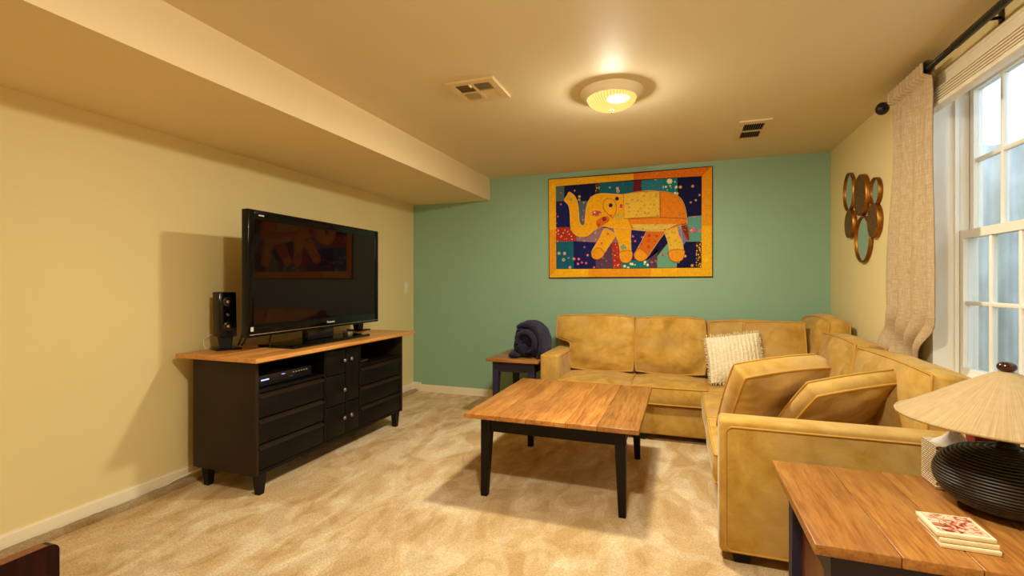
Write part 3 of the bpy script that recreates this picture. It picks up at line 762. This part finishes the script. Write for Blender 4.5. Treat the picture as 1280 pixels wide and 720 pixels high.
# ------------------------------------------------------------------ tower speakers
def tower(loc, rz, label):
    T = thing('tower_speaker', loc, label, 'speaker', 'small speakers on the console', rz=rz)
    MB().box((-.068, -.072, 0), (.072, .072, .010), .003).build('base_plate', M['gloss'], T, True)
    m = MB().taper((-.040, .030, -.034, .034), (-.028, .030, -.026, .026), .085, .010); m.build('neck', M['matte_black'], T, True)
    def sk(p): return (p[0] - .06*(p[2] - .08), p[1], p[2])
    m = MB().box((-.058, -.050, .080), (.048, .050, .355), .004, 2); m.v = [Vector(sk(p)) for p in m.v]
    m.build('cabinet', M['console_side'], T, True)
    m = MB().box((.0485, -.047, .083), (.053, .047, .352), .002, 2); m.v = [Vector(sk(p)) for p in m.v]; G = m.build('front_panel', M['gloss'], T, True)
    for z, r in ((.295, .030), (.145, .030), (.215, .012)):
        m = MB(); n = 20; pr = [(r, 0), (r*.9, .004), (r*.35, -.002), (r*.34, .003), (0, .008)]
        vs = [sk((.0535 + x, q*math.cos(2*PI*k/n), z + q*math.sin(2*PI*k/n))) for q, x in pr for k in range(n)]
        fs = [(i*n + k, i*n + (k+1) % n, (i+1)*n + (k+1) % n, (i+1)*n + k) for i in range(len(pr)-1) for k in range(n)]
        D_ = m.add(vs, fs, True).build('driver', M['plastic'], G, True)
        m = MB(); vs = [sk((.058 + x, q*math.cos(2*PI*k/12), z + q*math.sin(2*PI*k/12))) for q, x in ((r*.38, 0), (r*.3, .006), (0, .009)) for k in range(12)]
        m.add(vs, [(i*12 + k, i*12 + (k+1) % 12, (i+1)*12 + (k+1) % 12, (i+1)*12 + k) for i in range(2) for k in range(12)], True).build('phase_plug', M['silver'], G, True)
    return T
tower((-2.675, 2.215, .790), math.radians(-22), 'small black tower speaker on the left end of the console')
tower((-2.670, 3.505, .790), math.radians(-10), 'small black speaker mostly hidden behind the right edge of the television')
m = MB()
def cable(pts, r, name, label, mat):
    # smooth polyline
    P_ = [Vector(p) for p in pts]; out = []
    for i in range(len(P_) - 1):
        a = P_[max(0, i-1)]; b = P_[i]; c = P_[i+1]; d = P_[min(len(P_)-1, i+2)]
        for k in range(8):
            t_ = k/8; out.append(.5*((2*b) + (c - a)*t_ + (2*a - 5*b + 4*c - d)*t_*t_ + (3*b - a - 3*c + d)*t_**3))
    out.append(P_[-1])
    return tag(MB().tube(out, r, 6).build(name, mat), label, 'cable')
cable([(-2.64, 2.275, .806), (-2.63, 2.29, .86), (-2.62, 2.31, .95), (-2.61, 2.35, 1.03), (-2.53, 2.40, 1.06), (-2.47, 2.42, 1.06)], .0045, 'audio_cable', 'black cable curving from the left speaker to the television, upper strand', M['matte_black'])
cable([(-2.63, 2.29, .804), (-2.62, 2.31, .84), (-2.60, 2.33, .93), (-2.55, 2.37, .99), (-2.50, 2.40, 1.01)], .004, 'audio_cable', 'second black cable beside the left speaker, lower strand', M['matte_black'])
cable([(-2.735, 2.13, .800), (-2.765, 2.14, .83), (-2.79, 2.17, .86), (-2.80, 2.24, .88)], .002, 'thin_cable', 'thin pale cable looping beside the left speaker', M['white_plastic'])
cable([(-2.44, 2.33, .796), (-2.46, 2.35, .85), (-2.47, 2.40, .93)], .004, 'power_cable', 'short cable dropping below the television left of its stand', M['matte_black'])
cable([(-2.827, 1.90, .012), (-2.80, 2.02, .052), (-2.78, 2.13, .060), (-2.76, 2.3, .058)], .004, 'floor_cable', 'white cable lying on the carpet edge behind the console', M['white_plastic'])

# ------------------------------------------------------------------ navy blanket on far end table
def plush():
    t = NT('navy_plush'); v = t.coords(); n1 = t.noise(v, 40, 3, .6); n2 = t.noise(v, 9, 3)
    c = t.mix(.5, t.ramp(n1, [(.35, srgb(6, 6, 18)), (.7, srgb(28, 28, 66))]), t.ramp(n2, [(.35, srgb(7, 7, 20)), (.7, srgb(24, 24, 60))]))
    t.base(c); t.set(Roughness=1); t.b.inputs['Sheen Weight'].default_value = .12; t.b.inputs['Sheen Tint'].default_value = (.5, .5, .9, 1); t.bump(n1, .8, .015); return t.m
M['plush'] = plush()
BK = thing('plush_blanket', (-1.28, 4.10, .55), 'bunched navy plush blanket on the far end table', 'blanket')
def roll(path, r, y0, y1, seed, sx=1.0):
    """thick folded sheet: profile path in (x,z) extruded along y with soft noise"""
    mb = MB(); n = len(path)
    def fn(u, v):
        a = u*2*PI
        return None
    rings = 14
    pts = []
    for j in range(rings + 1):
        v = j/rings; y = y0 + (y1 - y0)*v
        pts.append([Vector((p[0], y, p[1])) for p in path])
    # sweep a flattened tube: width along y, thickness r
    vs = []; fs = []; K = 16
    for i, p in enumerate(path):
        a = path[max(0, i-1)]; b = path[min(n-1, i+1)]; tx, tz = b[0] - a[0], b[1] - a[1]; l = math.hypot(tx, tz) or 1; nx, nz_ = -tz/l, tx/l
        for k in range(K):
            an = 2*PI*k/K; cy_ = math.copysign(abs(math.cos(an))**.5, math.cos(an)); s_ = math.sin(an)
            q = Vector((p[0] + nx*s_*r, (y0 + y1)/2 + cy_*(y1 - y0)/2, p[1] + nz_*s_*r))
            d = .014*nz(q, 9, seed) + .007*nz(q, 26, seed)
            q += Vector((nx*d*(1 if s_ > 0 else -1), (.03*nz(q, 6, seed + 3)), nz_*d*(1 if s_ > 0 else -1)))
            vs.append(q)
    for i in range(n-1):
        for k in range(K): fs.append((i*K + k, i*K + (k+1) % K, (i+1)*K + (k+1) % K, (i+1)*K + k))
    fs.append(tuple(range(K-1, -1, -1))); fs.append(tuple((n-1)*K + k for k in range(K)))
    return mb.add(vs, fs, True)
def arc(cx, cz, rx, rz, a0, a1, n=22): return [(cx + rx*math.cos(math.radians(a0 + (a1 - a0)*k/n)), cz + rz*math.sin(math.radians(a0 + (a1 - a0)*k/n))) for k in range(n+1)]
# outer fold, an inner fold and a crumpled core
roll(arc(-1.315, .648, .145, .190, 118, -62, 26) , .030, 3.93, 4.26, 1).build('outer_fold', M['plush'], BK, fix=True)
roll(arc(-1.300, .690, .080, .085, 190, -70, 22) , .028, 3.90, 4.24, 2).build('inner_fold', M['plush'], BK, fix=True)
core = MB()
def blob(c, r, seed, n=22):
    def fn(u, v):
        a = 2*PI*u; b = PI*v; d = Vector((math.sin(b)*math.cos(a), math.sin(b)*math.sin(a), math.cos(b)))
        s_ = 1 + .22*nz(d, 2.2, seed) + .10*abs(nz(d, 6, seed))
        p = Vector((c[0] + d.x*r[0]*s_, c[1] + d.y*r[1]*s_, c[2] + d.z*r[2]*s_)); p.z = max(p.z, .551); return p
    core.grid(fn, 2*n, n)
blob((-1.32, 4.08, .630), (.100, .14, .078), 3); blob((-1.235, 4.09, .640), (.09, .13, .085), 8); blob((-1.30, 4.05, .72), (.075, .12, .07), 5)
blob((-1.405, 3.99, .575), (.055, .10, .032), 11); blob((-1.350, 4.06, .635), (.085, .14, .088), 14); blob((-1.372, 4.05, .715), (.050, .12, .095), 17); blob((-1.36, 4.06, .785), (.045, .12, .04), 19)
core.build('crumpled_core', M['plush'], BK)
BK.location.x += .028

# ------------------------------------------------------------------ straw-shaded table lamp
LX, LY, LZ = .862, 1.742, .553
LA = thing('table_lamp', (LX, LY, LZ), 'table lamp with conical straw shade and black coiled base', 'lamp')
def straw():
    t = NT('straw_shade'); tc = t.n('ShaderNodeTexCoord'); sp = t.n('ShaderNodeSeparateXYZ'); t.l(tc.outputs['Object'], sp.inputs[0])
    at = t.n('ShaderNodeMath', operation='ARCTAN2'); t.l(sp.outputs[1], at.inputs[0]); t.l(sp.outputs[0], at.inputs[1])
    cb = t.n('ShaderNodeCombineXYZ'); t.l(at.outputs[0], cb.inputs[0]); t.l(sp.outputs[2], cb.inputs[1])
    mp = t.n('ShaderNodeMapping'); mp.inputs['Scale'].default_value = (26, 5, 1); t.l(cb.outputs[0], mp.inputs[0])
    n1 = t.noise(mp.outputs[0], 2.0, 4, .6); n2 = t.noise(t.coords((1, 1, 1)), 60, 3)
    c = t.ramp(n1, [(.25, srgb(152, 126, 88)), (.55, srgb(176, 152, 112)), (.8, srgb(190, 168, 130))])
    t.base(t.mix(.15, c, t.ramp(n2, [(.3, srgb(156, 126, 86)), (.7, srgb(196, 172, 132))]))); t.set(Roughness=.8); t.b.inputs['Specular IOR Level'].default_value = .2
    t.bump(n1, .2, .004); return t.m
M['straw'] = straw()
m = MB(); m.lathe([(.012, .398), (.030, .392), (.10, .352), (.17, .307), (.236, .268), (.245, .262), (.247, .258), (.243, .256), (.17, .300), (.10, .345), (.03, .385), (.010, .392)], (LX, LY, LZ), 72)
SH = m.build('lamp_shade', M['straw'], LA)
MB().tube([(LX + .246*math.cos(2*PI*k/72), LY + .246*math.sin(2*PI*k/72), LZ + .260) for k in range(72)], .0045, 6, True).build('shade_rim', M['straw'], SH)
M['dark_knob'] = plain('dark_red_wood_knob', srgb(58, 22, 14), .2, 0, .5, .3, 30)
MB().lathe([(0, .396)] + [(.0215*math.sin(a)**.8, .411 - .0145*math.cos(a)) for a in [PI*k/12 for k in range(1, 12)]] + [(0, .4255)], (LX, LY, LZ), 24).build('finial', M['dark_knob'], LA)
# coiled base: stacked rings following a flattened sphere
NR = 30
prof = []
for k in range(NR):
    a = -PI/2 + .30 + (PI - .42)*k/(NR - 1)
    prof.append((.158*math.cos(a)**.8 if math.cos(a) > 0 else 0, .092 + .088*math.sin(a)))
core_ = MB().lathe([(0, .001), (.06, .001)] + [(max(.01, r - .004), z) for r, z in prof] + [(.01, .178)], (LX, LY, LZ), 48)
BA = core_.build('base_body', M['matte_black'], LA)
M['coil'] = plain('black_brown_coil', srgb(40, 30, 24), .42, 0, .5, .3, 40)
for r, z in prof:
    MB().tube([(LX + r*math.cos(2*PI*k/56), LY + r*math.sin(2*PI*k/56), LZ + z) for k in range(56)], .0036, 6, True).build('coil', M['coil'], BA)
MB().lathe([(.0, .172), (.022, .172), (.022, .196), (.013, .200), (.010, .395), (0, .395)], (LX, LY, LZ), 20).build('neck', M['matte_black'], LA)

# coasters: three stacked tiles with a printed top
def coaster_print():
    t = NT('red_floral_print'); v = t.coords(); n1 = t.noise(v, 38, 4, .6, 1.5)
    t.base(t.ramp(n1, [(.38, srgb(120, 44, 30)), (.48, srgb(196, 110, 84)), (.56, srgb(238, 214, 184)), (.66, srgb(190, 120, 90))])); t.set(Roughness=.3); return t.m
M['print'] = coaster_print()
M['tile'] = plain('cream_tile', srgb(236, 222, 186), .5, 0, .4, .05, 30, .2, 120)
names = ('lowest cream coaster of the stack on the near end table', 'middle cream coaster of the stack on the near end table', 'top coaster with red floral print on the near end table')
for k in range(3):
    z = .5535 + k*.0125; rz = math.radians((14, 17, 13)[k])
    C = thing('coaster', (.652 + (.004, 0, -.004)[k], 1.520 - (.006, .002, 0)[k], z), names[k], 'coaster', 'stacked coasters', rz=math.radians((-2, 1, 0)[k]))
    MB().box((-.058, -.058, 0), (.058, .058, .0105), .0015).build('tile', M['tile'], C, True)
    MB().box((-.050, -.050, .0105), (.050, .050, .0112)).build('printed_face', M['print'], C, True)
# woven tissue box
def weave():
    t = NT('white_weave'); v = t.coords((1, 1, 1), rot=(0, 0, 0))
    br = t.n('ShaderNodeTexBrick'); br.inputs['Scale'].default_value = 1; br.inputs['Color1'].default_value = srgb(240, 226, 196); br.inputs['Color2'].default_value = srgb(226, 208, 170); br.inputs['Mortar'].default_value = srgb(96, 72, 44)
    br.inputs['Brick Width'].default_value = .016; br.inputs['Row Height'].default_value = .007; br.inputs['Mortar Size'].default_value = .0011
    sp = t.n('ShaderNodeSeparateXYZ'); t.l(v, sp.inputs[0]); ad = t.n('ShaderNodeMath', operation='ADD'); t.l(sp.outputs[0], ad.inputs[0]); t.l(sp.outputs[1], ad.inputs[1])
    cb = t.n('ShaderNodeCombineXYZ'); t.l(ad.outputs[0], cb.inputs[0]); t.l(sp.outputs[2], cb.inputs[1]); t.l(cb.outputs[0], br.inputs['Vector'])
    t.base(br.outputs['Color']); t.set(Roughness=.8); t.bump(br.outputs['Fac'], -.5, .004); return t.m
M['weave'] = weave()
TB = thing('tissue_box', (.805, 1.915, .553), 'white woven tissue box with a tissue behind the lamp base', 'tissue box')
MB().box((.750, 1.862, .5535), (.868, 1.968, .690), .006, 3).build('cover', M['weave'], TB)
def tis(u, v):
    a = 2*PI*u; r = (.046*(1 - v) + .004)*(1 + .35*math.sin(3*a + 4*v)*v)
    return (.806 + r*math.cos(a) + .018*v*v, 1.912 + r*math.sin(a)*.7, .689 + .040*v*(1 + .25*math.sin(a*2 + 1)))
M['tissue'] = plain('white_tissue', srgb(244, 240, 234), .9)
MB().grid(tis, 36, 6).build('tissue', M['tissue'], TB)
RB = thing('red_box', (.93, 1.945, .553), 'dark red box behind the lamp on the near end table', 'box')
M['red'] = plain('dark_red_board', srgb(140, 24, 22), .5)
MB().box((.872, 1.915, .5535), (.978, 1.970, .700), .003).build('body', M['red'], RB); MB().box((.870, 1.913, .690), (.980, 1.972, .716), .003).build('lid', M['red'], RB)

# ------------------------------------------------------------------ wall mirrors
MC = thing('mirror_cluster', (1.15, 3.8, 1.35), 'cluster of oval mirrors and bronze discs on the wall beside the curtain', 'wall mirror')
for (y, z, ry, rz, kind, dx) in ((4.055, 1.857, .112, .142, 'm', .0), (3.79, 1.790, .118, .142, 'h', .012), (3.56, 1.772, .085, .090, 'm', .0), (4.02, 1.622, .092, .102, 'h', .010), (3.562, 1.590, .092, .108, 'h', .014), (3.775, 1.492, .148, .158, 'm', .0)):
    y *= 1.028; z = 1.2 + (z - 1.2)*1.022; n = 48; xw = XR - .003; xf = XR - .026 - dx*.5
    ring = [(math.cos(2*PI*k/n), math.sin(2*PI*k/n)) for k in range(n)]
    m = MB(); prof_ = [(1.0, xw), (1.0, xf), (.955, xf - .001), (.945, xf + .003), (.945, xw)]
    vs = [(x, y + ry*s_*c, z + rz*s_*d) for s_, x in prof_ for c, d in ring]
    fs = [(i*n + k, i*n + (k+1) % n, (i+1)*n + (k+1) % n, (i+1)*n + k) for i in range(4) for k in range(n)]
    F_ = m.add(vs, fs, True).build('mirror_frame' if kind == 'm' else 'disc_frame', M['bronze'], MC, fix=True)
    m = MB(); xx = xf + .010 if kind == 'm' else xf - .004
    vs = [(xx, y, z)] + [(xx + (.0 if kind == 'm' else .005), y + ry*.95*c, z + rz*.95*d) for c, d in ring]
    m.add(vs, [(0, 1 + (k+1) % n, 1 + k) for k in range(n)], False).build('mirror' if kind == 'm' else 'textured_disc', M['mirror'] if kind == 'm' else M['hammered'], F_)

# ------------------------------------------------------------------ patchwork tapestry (design units: a 1047 x 720 sketch of the hanging)
TP = thing('patchwork_tapestry', (-.5, YB, 1.25), 'framed patchwork wall hanging of a golden elephant on the teal wall', 'wall hanging')
TC = [(76, 132), (962, 62), (966, 652), (80, 662)]          # outline corners in the sketch
TW = [(-1.268, 2.243), (.252, 2.251), (.252, 1.262), (-1.260, 1.257)]
def tmap(px, py):
    # inverse bilinear in the sketch quad
    u, v = .5, .5
    (ax, ay), (bx, by), (cx, cy_), (dx, dy) = TC
    for _ in range(8):
        X = (1-u)*(1-v)*ax + u*(1-v)*bx + u*v*cx + (1-u)*v*dx - px; Y = (1-u)*(1-v)*ay + u*(1-v)*by + u*v*cy_ + (1-u)*v*dy - py
        xu = (1-v)*(bx-ax) + v*(cx-dx); xv = (1-u)*(dx-ax) + u*(cx-bx); yu = (1-v)*(by-ay) + v*(cy_-dy); yv = (1-u)*(dy-ay) + u*(cy_-by)
        det = xu*yv - xv*yu; u -= (X*yv - Y*xv)/det; v -= (Y*xu - X*yu)/det
    # perspective foreshortening is mild: scale u for it
    uu = u
    q = TW; return ((1-uu)*(1-v)*q[0][0] + uu*(1-v)*q[1][0] + uu*v*q[2][0] + (1-uu)*v*q[3][0], (1-uu)*(1-v)*q[0][1] + uu*(1-v)*q[1][1] + uu*v*q[2][1] + (1-uu)*v*q[3][1])
def tfn(px, py, z):
    x, zz = tmap(px, py); return (x, YB - .002 - z, zz)
pm_cache = {}
def patch_mat(base, spot, scale=22, size=.30, third=None):
    key = (base, spot, scale, size, third)
    if key in pm_cache: return pm_cache[key]
    t = NT('patch_fabric'); v = t.coords()
    vo = t.n('ShaderNodeTexVoronoi'); vo.inputs['Scale'].default_value = scale; t.l(v, vo.inputs['Vector'])
    n1 = t.noise(v, 60, 3)
    b = srgb(*base); s_ = srgb(*spot)
    dk = tuple(x*.82 for x in b[:3])
    c = t.ramp(n1, [(.3, dk), (.6, b)])
    f = t.ramp(vo.outputs['Distance'], [(size*.55, (1,1,1)), (size*.8, (0,0,0))])
    c = t.mix(f, c, s_)
    if third:
        f2 = t.ramp(vo.outputs['Distance'], [(size*.18, (1,1,1)), (size*.3, (0,0,0))]); c = t.mix(f2, c, srgb(*third))
    t.base(c); t.set(Roughness=.9); t.b.inputs['Specular IOR Level'].default_value = .15; t.bump(n1, .4, .004)
    pm_cache[key] = t.m; return t.m
def tpatch(poly, mat, z0, z1, name='patch', label=None):
    o = MB().prism(poly, tfn, z0, z1).build(name, mat, TP, fix=True)
    if label: o['label'] = label
    return o
M['tap_back'] = plain('dark_backing', srgb(40, 22, 14), .9)
tpatch([(72, 128), (966, 58), (970, 657), (76, 667)], M['tap_back'], 0, .012, 'backing')
NAVY = (24, 24, 66); GOLD = (240, 176, 28)
gold1 = patch_mat((242, 182, 36), (246, 190, 46), 9, .3); gold2 = patch_mat((234, 156, 32), (226, 146, 34), 12, .3); orange = patch_mat((222, 118, 28), (236, 140, 44), 40, .3)
I = [(118, 168), (912, 112), (914, 606), (120, 616)]
for poly, mt in (([(76,132),(560,97),(560,131),(118,168)], gold1), ([(560,97),(962,62),(912,112),(560,131)], orange),
                 ([(76,132),(118,168),(119,400),(78,400)], gold1), ([(78,400),(119,400),(120,616),(80,662)], gold2),
                 ([(962,62),(964,380),(913,380),(912,112)], gold2), ([(964,380),(966,652),(914,606),(913,380)], gold1),
                 ([(80,662),(120,616),(310,614),(310,658)], gold1), ([(310,658),(310,614),(655,610),(655,655)], gold2), ([(655,655),(655,610),(914,606),(966,652)], gold1)):
    tpatch(poly, mt, .010, .018, 'border_patch')
navy = patch_mat(NAVY, (196, 160, 90), 15, .30, (230, 200, 130)); navy2 = patch_mat((28, 32, 92), (214, 92, 110), 17, .32, (240, 200, 180))
teal = patch_mat((26, 96, 120), (190, 170, 140), 13, .30, (120, 60, 60)); teal2 = patch_mat((44, 120, 140), (216, 196, 170), 12, .34, (170, 110, 80)); slate = patch_mat((82, 104, 112), (200, 110, 90), 20, .34)
red = patch_mat((176, 52, 36), (236, 200, 170), 38, .36); maroon = patch_mat((104, 28, 36), (60, 80, 140), 24, .34); mint = patch_mat((110, 166, 140), (200, 60, 70), 14, .26, (240, 180, 170))
seafoam = patch_mat((96, 158, 146), (214, 110, 126), 13, .34); lilac = patch_mat((128, 120, 170), (180, 150, 190), 24, .3); purple = patch_mat((92, 62, 88), (160, 100, 110), 20, .36); leafw = patch_mat((30, 122, 124), (226, 226, 196), 24, .45)
bead = patch_mat((70, 44, 28), (230, 190, 90), 50, .5); pinkp = patch_mat((150, 110, 120), (200, 150, 150), 22, .35)
for poly, mt in (([(118,168),(168,165),(168,246),(118,250)], slate), ([(168,165),(350,152),(350,246),(168,246)], navy), ([(350,152),(372,150),(372,246),(350,246)], bead),
                 ([(372,150),(505,141),(505,246),(372,246)], teal), ([(505,141),(562,137),(550,246),(505,246)], teal), ([(562,137),(605,134),(605,246),(550,246)], maroon),
                 ([(605,134),(720,126),(720,246),(605,246)], teal2), ([(720,126),(790,121),(792,246),(720,246)], leafw), ([(790,121),(912,112),(913,324),(792,330)], navy),
                 ([(118,250),(255,246),(255,388),(118,390)], navy2), ([(255,246),(372,246),(372,390),(255,388)], slate), ([(118,390),(240,388),(240,464),(119,468)], red),
                 ([(240,388),(372,390),(350,470),(240,464)], pinkp), ([(119,468),(222,464),(225,613),(120,616)], teal), ([(222,464),(350,470),(352,611),(225,613)], navy2),
                 ([(350,470),(372,390),(480,390),(492,470)], pinkp), ([(350,470),(440,470),(450,610),(352,611)], purple), ([(440,470),(495,470),(495,609),(450,610)], red),
                 ([(480,390),(650,400),(600,500),(492,500)], navy2), ([(492,500),(600,500),(640,565),(492,568)], navy2), ([(495,568),(640,565),(646,608),(495,609)], leafw),
                 ([(600,500),(650,400),(745,400),(745,470),(640,565)], navy), ([(640,565),(690,500),(688,607),(646,608)], purple), ([(688,545),(745,470),(790,530),(790,606),(688,607)], mint),
                 ([(745,400),(800,366),(850,330),(835,466),(790,530),(745,470)], lilac), ([(850,330),(913,324),(914,464),(835,466)], seafoam),
                 ([(835,466),(886,465),(886,606),(790,606),(790,530)], navy), ([(886,465),(914,464),(914,606),(886,606)], bead)):
    tpatch(poly, mt, .010, .0145)
# the elephant
eg = patch_mat((240, 172, 26), (222, 172, 46), 20, .36); eo = patch_mat((226, 132, 30), (120, 130, 80), 18, .26, (220, 70, 50)); ey = patch_mat((230, 186, 66), (190, 156, 56), 26, .42); er = patch_mat((210, 110, 30), (200, 50, 30), 16, .36, (240, 160, 60))
body = [(168,244),(182,222),(197,199),(214,206),(232,222),(246,250),(254,290),(257,345),(264,370),(275,379),(287,372),(291,340),(296,290),(306,255),(326,226),(356,210),(400,205),(450,208),(505,210),(560,199),(640,190),(700,193),(760,203),(800,225),(822,258),(834,300),(840,345),(838,372),(800,380),(740,408),(640,410),(560,402),(500,398),(440,392),(400,384),(372,392),(340,410),(315,432),(280,442),(245,436),(218,415),(206,385),(204,340),(200,295),(190,265)]
def dens(poly, n=3):
    out = []; N_ = len(poly)
    for i in range(N_):
        a = poly[(i-1) % N_]; b = poly[i]; c = poly[(i+1) % N_]; d = poly[(i+2) % N_]
        for k in range(n):
            t_ = k/n
            out.append(tuple(.5*((2*b[j]) + (c[j] - a[j])*t_ + (2*a[j] - 5*b[j] + 4*c[j] - d[j])*t_*t_ + (3*b[j] - a[j] - 3*c[j] + d[j])*t_**3) for j in (0, 1)))
    return out
M['cord'] = plain('rust_cord', srgb(176, 84, 40), .9); M['cord2'] = plain('cream_cord', srgb(214, 180, 130), .9)
def appl(poly, mt, z0, z1, name, cord=None, smooth_=True):
    p = dens(poly) if smooth_ else poly
    o = tpatch(p, mt, z0, z1, name)
    if cord: MB().tube([tfn(u, v, z1) for u, v in p], .0028, 5, True).build('cord', cord, o)
    return o
appl([(398,398),(430,404),(462,430),(440,470),(400,530),(378,558),(350,562),(330,548),(328,522),(345,492),(372,448)], eg, .013, .019, 'front_leg', M['cord2'])
appl([(455,385),(500,380),(545,385),(546,450),(550,520),(554,555),(536,578),(508,580),(490,566),(488,520),(478,465),(462,430)], eg, .013, .019, 'front_leg', M['cord2'])
appl([(640,400),(690,400),(728,410),(700,455),(660,515),(632,556),(605,572),(576,562),(564,538),(578,512),(606,462)], er, .013, .019, 'hind_leg', M['cord2'])
appl([(725,405),(770,385),(805,375),(812,430),(822,500),(826,540),(815,566),(785,574),(757,562),(750,520),(742,465)], ey, .013, .019, 'hind_leg', M['cord2'])
for pl in ([(333,522),(370,498),(402,528),(378,558),(350,562),(330,548)], [(488,522),(550,516),(554,555),(536,578),(508,580),(490,566)], [(580,512),(600,505),(640,545),(605,572),(576,562),(566,540)], [(751,515),(823,510),(826,540),(815,566),(785,574),(757,562)]):
    appl(pl, gold2, .018, .021, 'foot', M['cord'])
appl(body, eg, .016, .023, 'body', M['cord2'])
appl([(508,208),(600,196),(698,193),(702,330),(510,342)], ey, .022, .026, 'saddle_cloth', M['cord'], False)
appl([(704,196),(760,205),(798,227),(820,258),(832,302),(838,340),(704,334)], eo, .022, .025, 'rump_patch', M['cord'], False)
appl([(530,344),(704,336),(838,342),(836,368),(798,376),(738,400),(640,402),(555,396)], eo, .022, .025, 'belly_band', M['cord'], False)
appl([(552,372),(700,372),(790,370),(735,404),(640,408),(562,400)], patch_mat((222, 190, 90), (210, 70, 60), 26, .36, (240, 230, 200)), .0245, .027, 'belly_trim', None, False)
appl([(398,250),(415,236),(440,236),(460,250),(468,280),(462,312),(446,338),(428,322),(404,300),(394,275)], eg, .022, .027, 'ear', M['cord'])
appl([(815,358),(836,368),(846,410),(851,455),(838,452),(824,420),(814,385)], patch_mat((120, 50, 24), (200, 110, 40), 50, .4), .018, .024, 'tail', M['cord'])
appl([(792,378),(806,392),(818,430),(832,462),(815,458),(800,425)], lilac, .018, .021, 'tail_lining', None)
appl([(326,315),(345,302),(368,302),(384,314),(366,324),(345,327)], patch_mat((206, 70, 90), (250, 230, 220), 30, .5), .022, .026, 'eye', M['cord'])
appl([(355,358),(385,335),(420,330),(430,350),(395,378),(365,392)], er, .022, .025, 'cheek_patch', None)
for (px_, py_, r, mt) in ((436, 270, 11, navy2), (471, 234, 10, navy2), (494, 274, 10, patch_mat((200, 60, 80), (240, 190, 180), 60, .5)), (401, 344, 12, patch_mat((170, 40, 30), (60, 40, 80), 60, .5)), (482, 330, 18, patch_mat((200, 180, 70), (130, 140, 70), 40, .4)),
                          (208, 240, 9, patch_mat((150, 160, 90), (240, 220, 150), 60, .4)), (507, 496, 15, patch_mat((120, 160, 130), (230, 220, 160), 60, .4)), (868, 404, 14, patch_mat((224, 100, 120), (250, 210, 210), 60, .4)), (440, 326, 7, patch_mat((220, 90, 60), (240, 200, 180), 60, .4)),
                          (420, 425, 8, patch_mat((230, 110, 50), (240, 200, 120), 60, .4)), (750, 140, 14, patch_mat((236, 230, 200), (230, 180, 60), 60, .3)), (778, 285, 15, patch_mat((120, 130, 90), (210, 100, 60), 50, .4)), (385, 478, 9, patch_mat((230, 110, 50), (240, 200, 120), 60, .4))):
    pl = [(px_ + r*(1 + .12*math.cos(8*a))*math.cos(a), py_ + r*(1 + .12*math.cos(8*a))*math.sin(a)) for a in [2*PI*k/32 for k in range(32)]]
    tpatch(pl, mt, .012, .0285 if py_ < 400 and px_ < 700 else .024, 'flower')

# ------------------------------------------------------------------ dark wooden bench at the lower left
BN = thing('wooden_bench', (-1.87, .50, 0), 'dark cherry wooden bench with rounded back board at the lower left corner', 'bench')
def board(x0, x1, y0, y1, z0_, z1_, r):
    pts = [(y0, z0_), (y1, z0_)]
    for k in range(9): a = PI/2*k/8; pts.append((y1 - r + r*math.cos(a), z1_ - r + r*math.sin(a)))
    for k in range(9): a = PI/2 + PI/2*k/8; pts.append((y0 + r + r*math.cos(a), z1_ - r + r*math.sin(a)))
    m = MB(); m.prism(pts, lambda u, v, z: (z, u, v), x0, x1); return m
board(-1.735, -1.700, .10, .872, .08, .452, .022).build('back_board', M['dark_cherry'], BN, fix=True)
MB().box((-1.7345, .125, .452), (-1.7015, .845, .4545), .001).build('painted_lit_edge', M['red_wood'], BN)  # redder strip paints the lamplit gloss along the board's top
MB().box((-2.02, .12, .22), (-1.735, .85, .25), .004).build('seat', M['dark_cherry'], BN)
for x in (-2.01, -1.735):
    for y in (.12, .815): MB().box((x, y, 0), (x + .035, y + .035, .22 if x < -2 else .08), .002).build('leg', M['dark_cherry'], BN)
